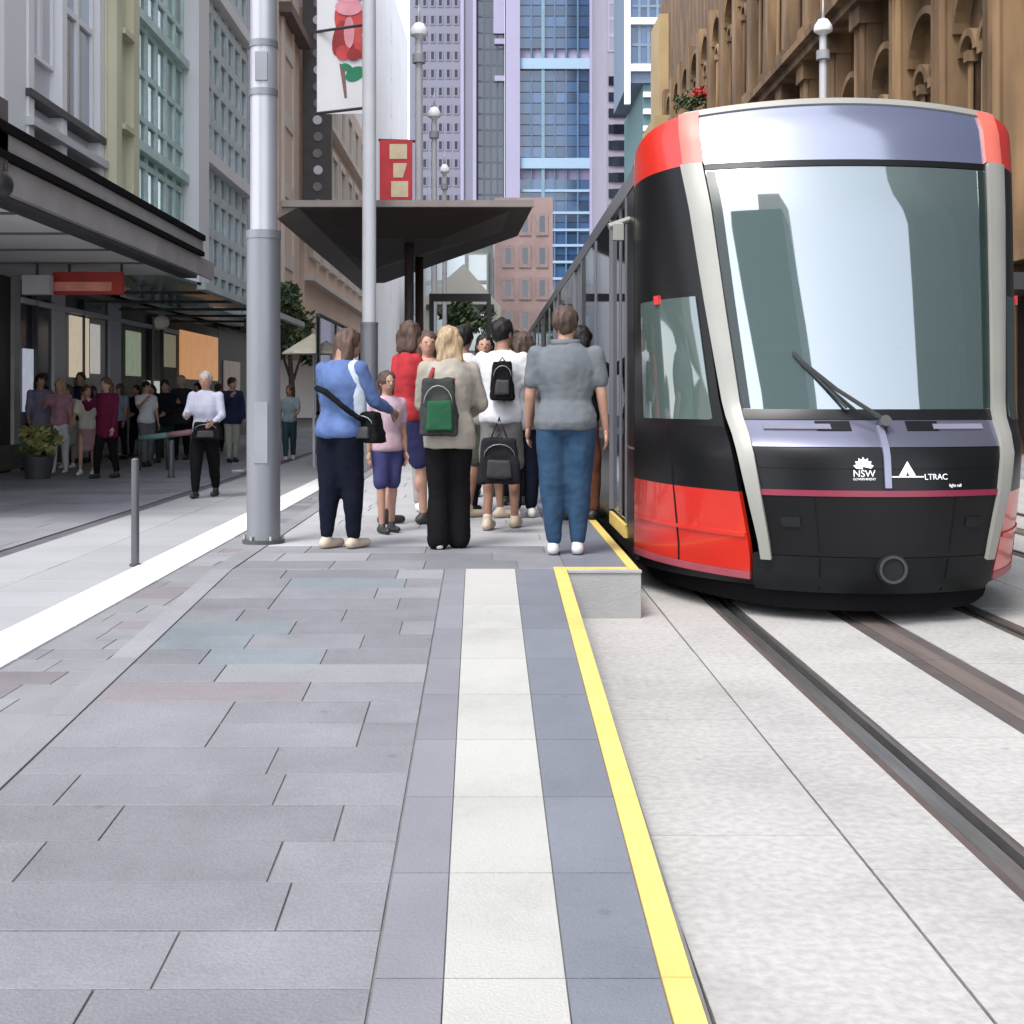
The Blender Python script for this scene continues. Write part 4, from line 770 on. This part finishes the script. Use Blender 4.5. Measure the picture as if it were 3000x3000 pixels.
def person(label, x, y, z, face, H=1.7, skin='light', top=None, tlong=False, bottom=None, kind='trousers', flare=0, hair='dark', hairlen=0, shoes=None, stride=0.0, arms=((.1, .0, .1), (.1, .0, .1)), fat=1.0, headturn=0, group=None, vox=.017, coat=0.0, lean=0.0, nod=0.0):
    """face: heading in degrees, 0 = walks away from the camera (+Y), 180 = towards it.
       arms: per side (outward, forward at the shoulder, elbow bend) in radians; left then right"""
    t = thing('person', label, 'person', (x, y, z), group)
    th = R(-face); f = Vector((-math.sin(th), math.cos(th), 0)); r_ = Vector((f.y, -f.x, 0)); up = Vector((0, 0, 1)); O = Vector((x, y, z))
    def W(a, b, c):  # right, forward, up in units of H
        c2 = c; b2 = b+(c-.52)*math.tan(lean) if c > .52 else b
        return O+(r_*a+f*b2+up*c2)*H
    M3 = Matrix((r_, f, up)).transposed()
    hyaw = Matrix.Rotation(R(-headturn), 3, 'Z') @ M3
    body = MB(); ex = MB(); tp = MB(); bt = MB(); rng = random.Random(int(x*100)+int(y*37))
    def ring(tgt, lv, k=0.0):
        rr = []
        for (c, w_, d, off) in lv:
            rr.append([W((w_*fat+k)*math.cos(a*math.pi/10), off+(d*fat+k)*math.sin(a*math.pi/10), c) for a in range(20)])
        tgt.rings(rr)
    torso = [(.475, .060, .045, 0), (.50, .088, .062, -.004), (.53, .094, .066, -.006), (.57, .082, .058, 0), (.62, .074, .052, .004), (.68, .086, .060, .004), (.74, .096, .064, 0), (.785, .090, .056, -.004), (.818, .066, .043, -.004), (.84, .045, .036, -.002)]
    ring(body, torso)
    # head and neck
    hc = W(0, .012+.03*nod, .928-.01*nod)
    body.cap(W(0, -.004, .82), W(0, .004, .89), .034*H, .032*H)
    body.ell(hc, (.047*H, .057*H, .063*H), 16, 12, hyaw); jaw = hc+hyaw @ Vector((0, .016*H, -.034*H)); body.ell(jaw, (.034*H, .036*H, .034*H), 14, 9, hyaw)
    nz = MB(); p = hc+hyaw @ Vector((0, .054*H, -.012*H)); ex.ell(p, (.007*H, .010*H, .014*H), 8, 6, hyaw)
    for s in (-1, 1): ex.ell(hc+hyaw @ Vector((s*.045*H, -.004*H, -.008*H)), (.005*H, .010*H, .018*H), 8, 6, hyaw)
    # legs
    for s in (-1, 1):
        st = stride*s; hip = W(s*.046*fat, 0, .50); foot_f = st*.16; knee = W(s*.050, foot_f*.62+abs(st)*.03, .275); ank = W(s*.048, foot_f, .045+(.03*abs(st) if st < 0 else 0))
        body.cap(hip, knee, .047*H*fat, .030*H); body.cap(knee, ank, .031*H, .020*H); calf = knee.lerp(ank, .3)-f*.010*H; body.ell(calf, (.028*H, .030*H, .055*H), 12, 8, M3)
        toe = ank+f*.075*H; toe.z = z+.022*H; heel = ank-f*.02*H; heel.z = z+.022*H
        body.cap(heel, toe, .022*H, .017*H)
        sh = MB(); sh.cap(heel+up*.002, toe+f*.012*H, .026*H, .021*H); sh.cap(ank+up*.004*H, heel+f*.02*H+up*.006*H, .024*H, .026*H)
        sh.v = [(v[0], v[1], max(v[2], z+.004)) for v in sh.v]
        if shoes: rm('shoe', sh, shoes, t, min(vox, .014), smooth=2)
        if kind != 'shorts' and kind != 'skirt':
            kk = .012*H; bt.cap(hip, knee, .059*H*fat, .047*H*fat); bt.cap(knee, ank+up*(.02 if not flare else -.005)*H, .046*H*fat, (.033+flare*.020)*H); bt.ell(knee.lerp(ank, .3), (.043*H, .044*H, .06*H), 12, 8, M3)
        elif kind == 'shorts': bt.cap(hip, knee.lerp(hip, .18), .058*H*fat, .052*H)
    if kind == 'skirt': ring(bt, [(.27, .10, .085, 0), (.38, .095, .078, 0), (.50, .094, .07, 0), (.57, .080, .06, 0)])
    ring(bt, [(c, w_+.007, d+.007, o) for c, w_, d, o in torso[:3]]+[(.56, .080, .058, .003)])
    rm('skirt' if kind == 'skirt' else ('shorts' if kind == 'shorts' else 'trousers'), bt, bottom, t, vox, amp=.010, seed=x)
    # arms
    hands = []
    for s, (o_, fw, el) in zip((-1, 1), arms):
        shd = W(s*.100*fat, -.004, .805)
        d = (r_*s*math.sin(o_)+(f*math.sin(fw)-up*math.cos(fw))*math.cos(o_)).normalized(); elb = shd+d*.165*H
        a2 = fw+el; ins = -.35*min(el, 1.2) if el > .5 else 0
        d2 = (r_*s*(math.sin(o_)*.6+ins)+(f*math.sin(a2)-up*math.cos(a2))).normalized(); wr = elb+d2*.145*H
        body.cap(shd-up*.008*H, elb, .027*H*fat, .023*H); body.cap(elb, wr, .023*H, .015*H)
        # palm and five fingers
        side = d2.cross(r_*s if abs(d2.dot(r_)) < .8 else f).normalized(); nrm = d2.cross(side).normalized()
        pc = wr+d2*.026*H; mm = Matrix((side, nrm, d2)).transposed(); ex.ell(pc, (.021*H, .011*H, .032*H), 12, 8, mm)
        for q, (u, ln) in enumerate(((-.015, .036), (-.005, .042), (.005, .040), (.015, .031))):
            b0 = wr+d2*.050*H+side*u*H; k1 = b0+d2*ln*.5*H+nrm*.006*H; k2 = k1+d2*ln*.45*H+nrm*.013*H; ex.tube([b0, k1, k2], [.0052*H, .0048*H, .0036*H], 7)
        b0 = wr+d2*.018*H+side*.018*H; k1 = b0+d2*.018*H+side*.014*H; ex.tube([b0, k1, k1+d2*.018*H+side*.002*H+nrm*.006*H], [.0062*H, .0056*H, .004*H], 7)
        hands.append(wr+d2*.06*H)
        tp.cap(shd, elb if tlong else shd.lerp(elb, .68), .035*H*(1+(fat-1)*.5)+coat*.008, (.031 if tlong else .034)*H+coat*.008)
        if tlong: tp.cap(elb, elb.lerp(wr, .88), .031*H+coat*.008, .023*H+coat*.008)
    rm('body', body, SK[skin], t, vox, ex)
    hem = .50 if not coat else .50-.10*coat
    lv = [(hem, .100, .074, -.004), (.53, .107, .082, -.006), (.57, .102, .076, -.003)]+[(c, w_+.011, d+.012, o) for c, w_, d, o in torso[4:8]]+[(.822, .084, .054, -.004), (.847, .048, .042, -.002)]
    if coat: lv = [(c, w_+.012, d+.012, o) for c, w_, d, o in lv]
    ring(tp, lv); rm('coat' if coat else 'shirt', tp, top, t, vox, amp=.014, freq=8, seed=y, smooth=3)
    # hair
    if hair:
        h = MB(); h.ell(hc+hyaw @ Vector((0, -.010*H, .014*H)), (.054*H, .059*H, .060*H), 16, 12, hyaw)
        if hairlen:
            for s in (-1, 0, 1): h.cap(hc+hyaw @ Vector((s*.028*H, -.030*H, .0)), hc+hyaw @ Vector((s*.034*H, -.040*H, -.05*H-.075*H*hairlen)), (.030+.006*hairlen)*H, .026*H)
        else: h.ell(hc+hyaw @ Vector((0, -.026*H, -.016*H)), (.041*H, .034*H, .034*H), 14, 9, hyaw)
        rm('hair', h, HAIR[hair], t, min(vox, .013), amp=.012, freq=26, seed=x+y, smooth=1)
    if abs(((face+headturn) % 360)-180) < 115:
        for s in (-1, 1): e = MB(); e.ell(hc+hyaw @ Vector((s*.017*H, .0495*H, .004*H)), (.007*H, .004*H, .004*H), 8, 6, hyaw); obj('eye', e, mat('eye_dark', (.02, .015, .012), .2), t, True)
        e = MB(); e.ell(hc+hyaw @ Vector((0, .049*H, -.037*H)), (.014*H, .004*H, .0045*H), 8, 6, hyaw); obj('mouth', e, mat('lip', (.35, .12, .10), .5), t, True)
    return t, W, hands, (r_, f), H
white_sh = cl('white', (.68, .68, .70)); black_c = cl('black', (.014, .014, .016)); navy_c = cl('navy', (.018, .022, .045)); jean = cl('denim', (.04, .085, .155), .35)
S_w = mat('shoe_white', (.62, .60, .57), .6); S_k = mat('shoe_black', (.02, .02, .02), .5); S_beige = mat('shoe_beige', (.45, .36, .28), .6)
def rbox(b, c, s, yaw, taper=.8):
    m = Matrix.Rotation(R(yaw), 3, 'Z'); q = []
    for k, (z, w_) in enumerate(((-1, 1.0), (1, taper))):
        for u, v in ((-1, -1), (1, -1), (1, 1), (-1, 1)): q.append(Vector(c)+m @ Vector((u*s[0]*w_, v*s[1]*w_, z*s[2])))
    return b.hexa(q)
def bag(label, c, size, m, name='bag', strap=None, rot=0, group=None, sr=.012, back=False):
    t = thing(name, label, 'bag', c); c = Vector(c); mt = Matrix.Rotation(R(rot), 3, 'Z')
    b = MB(); rbox(b, c, size, rot, .78); b.ell(c-Vector((0, 0, size[2]*.35)), (size[0]*1.02, size[1]*1.15, size[2]*.6), 18, 10, mt)
    rm('bag_body', b, m, t, .013, amp=.016, freq=9, seed=c[0], smooth=9)
    if strap: s = MB(); s.tube(strap, sr, 10); rm('strap', s, m, t, .010, amp=.006, freq=12, seed=1, smooth=1)
    p = MB(); rbox(p, c+mt @ Vector((0, -size[1]*1.0, -size[2]*.35)), (size[0]*.62, size[1]*.28, size[2]*.40), rot, .85); rm('front_pocket', p, mat('bag_pocket', (.022, .022, .026), .7), t, .012, amp=.006, smooth=5)
    z_ = MB(); k = [c+mt @ Vector((size[0]*.72*math.cos(a_), -size[1]*.98, size[2]*.2+size[2]*.55*math.sin(a_))) for a_ in [math.pi*i/8 for i in range(9)]]; z_.tube(k, .0035, 6); obj('zip', z_, mat('zip_metal', (.25, .25, .26), .4, metal=.6), t, True)
    hd = MB(); hd.tube([c+mt @ Vector((-.03, 0, size[2]*.9)), c+Vector((0, 0, size[2]*1.12+.01)), c+mt @ Vector((.03, 0, size[2]*.9))], .006, 6); obj('handle', hd, m, t, True); return t
# --- front group on the platform
P = person('woman in blue shirt and dark trousers beside the slim pole, black bag at hip', -1.05, 9.5, .3, 38, 1.60, 'tan', cl('blue', (.13, .20, .42), .3), True, cl('ink', (.012, .014, .03)), 'trousers', 0, 'auburn', 1.1, S_beige, .22, ((.16, .25, 1.0), (.16, .45, .8)), 1.14, headturn=14, vox=.014, nod=1, lean=.04)
_, W, hands, (r_, f), H = P
v = MB(); v.cap(W(.085, .0, .80), W(.085, .03, .56), .045*H, .04*H); rm('pale_scarf', v, cl('pale_blue', (.50, .55, .62)), P[0], .014, amp=.012, seed=5)
bag('black shoulder bag slung at the hip of the woman in blue', W(.10, .05, .545), (.14, .09, .11), black_c, strap=[W(-.06, -.10, .72), W(.02, -.115, .70), W(.09, -.085, .64), W(.132, -.03, .59), W(.13, .05, .56), W(.08, .115, .56)], rot=-20, sr=.022)
P = person('person in red top with navy shorts and bare legs left of the backpack wearer', -.70, 11.3, .3, 60, 1.74, 'light', cl('red_white', (.55, .05, .06), .3), False, cl('navy_short', (.05, .05, .14)), 'shorts', 0, 'auburn', .2, S_k, .5, ((.15, .3, .9), (.15, .3, .7)), vox=.016, lean=.06, headturn=-25)
P = person('child sized shopper in pale pink top just behind the red and white top', -.80, 10.6, .3, 150, 1.30, 'light', cl('pale_pink', (.60, .42, .48), .15), False, cl('blue_short', (.08, .08, .22)), 'shorts', 0, 'brown', .6, S_k, .2, vox=.016)
P = person('person in cream jacket and black flared trousers carrying a green backpack, seen from behind', -.27, 9.5, .3, -8, 1.60, 'light', cl('cream', (.47, .42, .36), .18), True, black_c, 'trousers', 1.0, 'fair', .5, S_w, .12, ((.12, .2, 1.2), (.25, .2, 1.0)), 1.05, vox=.014, coat=.5)
_, W, hands, (r_, f), H = P; bp_c = W(-.06, -.125, .635)
t = thing('backpack', 'dark green backpack with grey edges worn on a cream jacket', 'backpack', bp_c); b = MB(); rbox(b, bp_c, (.135, .075, .20), 0, .82); b.ell(bp_c-Vector((0, 0, .06)), (.145, .11, .14), 18, 10)
rm('pack_body', b, cl('pack_grey', (.06, .065, .06)), t, .013, amp=.014, freq=9, seed=3, smooth=9); b = MB(); rbox(b, bp_c+Vector((.01, -.095, -.06)), (.095, .032, .105), 0, .9); rm('front_pocket', b, cl('pack_green', (.03, .12, .06)), t, .012, amp=.01, seed=2, smooth=6)
b = MB(); b.tube([bp_c+Vector((.10*math.cos(a_), -.084, .02+.13*math.sin(a_))) for a_ in [math.pi*i/8 for i in range(9)]], .004, 6); obj('zip', b, mat('zip_metal', (.25, .25, .26), .4, metal=.6), t, True)
for s in (-1, 1): b = MB(); b.tube([bp_c+Vector((s*.08, .05, .15)), W(-.02+s*.055, -.055, .80), W(-.01+s*.06, .03, .83)], .018, 8); obj('strap', b, cl('strap_red', (.35, .06, .06)), t, True)
P = person('person in white shirt and grey shorts with bare legs holding a dark bag', .12, 10.9, .3, 15, 1.74, 'tan', white_sh, False, cl('grey_short', (.22, .21, .21)), 'shorts', 0, 'dark', 0, S_beige, .45, ((.12, .5, 1.0), (.2, .1, .6)), vox=.016, headturn=28, lean=.08)
_, W, hands, (r_, f), H = P; h0 = hands[0]
bag('black rucksack hanging at the back of the white shirt', W(.03, -.11, .70), (.10, .08, .16), black_c, name='rucksack')
c = Vector((.10, 10.5, .3+.58)); bag('round dark grey bag held low between cream jacket and blue jeans', c, (.17, .10, .18), cl('charcoal', (.035, .033, .04)), strap=[c+Vector((-.08, 0, .14)), c+Vector((0, .05, .34)), c+Vector((.08, 0, .14))])
P = person('man in grey polo shirt and blue jeans standing nearest the tram, seen from behind', .545, 9.15, .3, 8, 1.72, 'light', cl('grey_polo', (.19, .205, .225), .15), False, jean, 'trousers', 0, 'brown', 0, mat('shoe_pale', (.45, .45, .48), .6), .06, ((.16, .1, .3), (.16, .05, .2)), 1.18, headturn=12, vox=.0125)
_, W, hands, (r_, f), H = P; b = MB(); b.rings([[W(.060*math.cos(a*.314), -.004+.050*math.sin(a*.314), z_) for a in range(20)] for z_ in (.835, .862)]); obj('collar', b, cl('grey_polo', (.19, .205, .225)), P[0], True)
P = person('person in black stepping towards the tram door behind the man in grey polo', .83, 11.7, .3, 40, 1.72, 'brown', black_c, True, cl('brown_trouser', (.20, .08, .05)), 'trousers', 0, 'dark', .4, S_k, .3, ((.1, .3, .5), (.3, 1.1, .3)), vox=.018)
P = person('dark haired person in white top in the queue behind the cream jacket', -.22, 12.3, .3, 20, 1.76, 'tan', cl('soft_white', (.60, .58, .60)), False, navy_c, 'trousers', 0, 'dark', 0, S_k, .1, vox=.018)
P = person('person in peach top with reddish hair between the red top and the cream jacket', -.56, 12.6, .3, 170, 1.72, 'light', cl('peach', (.62, .34, .26)), False, cl('pale_trouser', (.4, .38, .36)), 'trousers', 0, 'auburn', .5, S_w, .1, vox=.018)
P = person('person with dark hair facing the camera behind the white shirt', .28, 13.4, .3, 185, 1.76, 'tan', cl('grey_green', (.15, .19, .18)), True, black_c, 'trousers', 0, 'dark', 0, S_k, .1, vox=.018)
# --- shoppers on the left footpath
def L(px, py): Y = 3475/(py-748); return PX(px, Y), Y
RS = random.Random(11)
fp = 'shoppers on the left footpath'
def shopper(label, px, py, **k):
    X, Y = L(px, py); k.setdefault('vox', .024); k.setdefault('headturn', RS.uniform(-40, 40)); k['face'] = k.get('face', 180)+RS.uniform(-35, 35); k['stride'] = max(k.get('stride', 0), RS.uniform(.1, .6)); k.setdefault('arms', RS.choice((((.12, .3, .9), (.1, -.2, .2)), ((.1, -.3, .2), (.12, .4, .5)), ((.15, .5, 1.2), (.15, .4, 1.1)), ((.1, .1, .2), (.2, .8, 1.4))))); return person(label, X, Y, 0, k.pop('face', 180), k.pop('H', 1.7), group=fp, **k)
shopper('woman in a maroon coat and dark leggings walking on the footpath', 201, 902, face=200, H=1.72, top=cl('maroon', (.17, .02, .06), .2), tlong=True, bottom=black_c, hair='brown', hairlen=.7, shoes=S_k, stride=.5, coat=1.0, vox=.02)
P = shopper('man in pale lilac white shirt and black trousers nearest the white kerb', 388, 938, face=160, H=1.74, top=cl('lilac_white', (.52, .52, .64), .12), tlong=True, bottom=black_c, hair='grey', shoes=S_k, stride=.7, arms=((.2, .2, 1.0), (.2, .3, 1.3)), vox=.018, fat=1.08)
_, W, hands, (r_, f), H = P; bag('black bag carried in front of the man in lilac white shirt', W(-.05, .12, .53), (.20, .12, .12), black_c)
shopper('person in dark grey coat, taller of the pair behind the low barrier', 342, 868, face=170, H=1.86, top=cl('dark_grey', (.04, .038, .05)), tlong=True, bottom=black_c, hair='grey', shoes=S_k, coat=.8, stride=.3)
shopper('person in near black jacket left of the dark grey coat', 312, 873, face=190, H=1.74, top=cl('teal_black', (.018, .025, .03)), tlong=True, bottom=cl('teal_dark', (.03, .05, .05)), hair='dark', shoes=S_k, coat=.6, stride=.2)
shopper('person in white top between the black jackets and the maroon coat', 286, 866, face=180, H=1.66, top=white_sh, bottom=cl('pale_green_c', (.30, .38, .35)), hair='dark', hairlen=.5, shoes=S_w, stride=.3)
shopper('person in black clothes just right of the maroon coat', 258, 862, face=180, H=1.66, top=black_c, tlong=True, bottom=navy_c, hair='dark', hairlen=.6, shoes=S_k, stride=.3)
shopper('person in navy jacket half hidden by the big pole', 438, 872, face=170, H=1.80, top=cl('navy_jacket', (.03, .035, .085)), tlong=True, bottom=cl('pale_pants', (.45, .45, .38)), hair='dark', shoes=S_k, coat=.5, stride=.2)
shopper('person in lavender jacket and dark purple hat at the far left', 76, 890, face=150, H=1.80, top=cl('lavender', (.26, .23, .33), .2), tlong=True, bottom=cl('peach_pants', (.45, .27, .22)), hair='dark', hairlen=.4, shoes=S_w, coat=.5, stride=.4)
shopper('woman in pink top and white trousers near the potted plants', 112, 893, face=175, H=1.72, top=cl('rose', (.50, .26, .32), .35), bottom=white_sh, hair='fair', hairlen=.7, shoes=S_w, stride=.4)
shopper('person in dark navy jacket behind the pink top', 152, 874, face=180, H=1.90, top=cl('navy_b', (.025, .03, .06)), tlong=True, bottom=cl('pale_lower', (.42, .44, .40)), hair='brown', shoes=S_k, coat=.3)
shopper('woman in blush dress just left of the maroon coat', 128, 884, face=200, H=1.62, top=cl('blush', (.62, .42, .38), .2), bottom=cl('pale_green_skirt', (.45, .52, .45)), kind='skirt', hair='auburn', hairlen=.7, shoes=S_w)
shopper('person in dark red top close behind the maroon coat', 176, 872, face=190, H=1.62, top=cl('dark_red', (.15, .012, .015)), tlong=True, bottom=black_c, hair='dark', hairlen=.5, shoes=S_k)
shopper('person in white and teal clothes just right of the big pole', 546, 868, face=180, H=1.64, skin='light', top=cl('white_teal', (.45, .55, .58), .3), bottom=cl('teal_pants', (.05, .11, .12)), hair='auburn', hairlen=.4, shoes=S_w, stride=.3)
shopper('distant person in dark jacket under the shop awning by the lantern', 232, 852, face=10, H=1.72, top=navy_c, tlong=True, bottom=black_c, hair='dark', shoes=S_k)
shopper('person in brown top in front of the lit display', 372, 858, face=185, H=1.72, top=cl('brown_top', (.06, .035, .03)), tlong=True, bottom=black_c, hair='dark', hairlen=.4, shoes=S_k)
shopper('person in purple grey jacket farthest along beside the big pole', 412, 852, face=5, H=1.72, top=cl('purple_grey_c', (.10, .09, .13)), tlong=True, bottom=navy_c, hair='brown', shoes=S_k)
P = person('person in light grey hooded top right of the white shirt in the queue', .33, 11.9, .3, 350, 1.68, 'light', cl('light_grey', (.36, .36, .38)), True, navy_c, 'trousers', 0, 'brown', .3, S_w, .15, vox=.018, coat=.3)
P = person('person in dark top farthest back in the queue under the shelter', -.02, 14.5, .3, 180, 1.78, 'light', cl('plum', (.10, .04, .06)), True, navy_c, 'trousers', 0, 'dark', .3, S_k, .1, vox=.02)
person('person in warm grey shirt leaning forward between the cream jacket and the white shirt', -.02, 11.9, .3, 60, 1.66, 'tan', cl('warm_grey', (.30, .28, .27)), False, cl('olive_short', (.12, .13, .10)), 'shorts', 0, 'dark', 0, S_beige, .45, ((.1, .9, .2), (.1, 1.0, .3)), vox=.016, lean=.42, nod=1)
shopper('person in cream top walking between the pink top and the maroon coat', 164, 896, face=185, H=1.60, top=cl('cream_b', (.60, .55, .48), .2), bottom=cl('rose_skirt', (.50, .30, .34)), kind='skirt', hair='brown', hairlen=.5, shoes=S_w, stride=.3)
shopper('person in bright white shirt beside the pale green barrier panel', 276, 880, face=175, H=1.70, top=white_sh, bottom=cl('grey_pants', (.2, .2, .22)), hair='dark', shoes=S_k, stride=.4)
shopper('person in pale pink jacket at the very left edge near the shop post', 50, 884, face=165, H=1.72, top=cl('pink_jkt', (.55, .38, .40), .2), tlong=True, bottom=navy_c, hair='brown', hairlen=.5, shoes=S_w)
shopper('person in light blue shirt far along in front of the dark shop', 226, 866, face=190, H=1.68, top=cl('sky_blue', (.35, .42, .55)), bottom=navy_c, hair='brown', hairlen=.3, shoes=S_k)
finish()
# ================================================================ BUILDINGS BEHIND THE CAMERA (seen in the windscreen)
b = thing('office_building', 'stepped office block behind the viewpoint mirrored in the left of the tram windscreen', 'building', (-18, -52, 0))
bpart(b, 'wall', [(-29, -8.5, -64, -42, 0, 50)], mat('mirror_block', (.22, .26, .25), .7)); bpart(b, 'upper_wall', [(-18, -8.6, -60, -44, 50, 66)], C_cream)
b = thing('office_building', 'tall dark office block beside the viewpoint mirrored in the right of the tram windscreen', 'building', (30, 12, 0))
bpart(b, 'wall', [(15, 40, -6, 24, 0, 64)], mat('dark_office', (.05, .065, .07), .7))
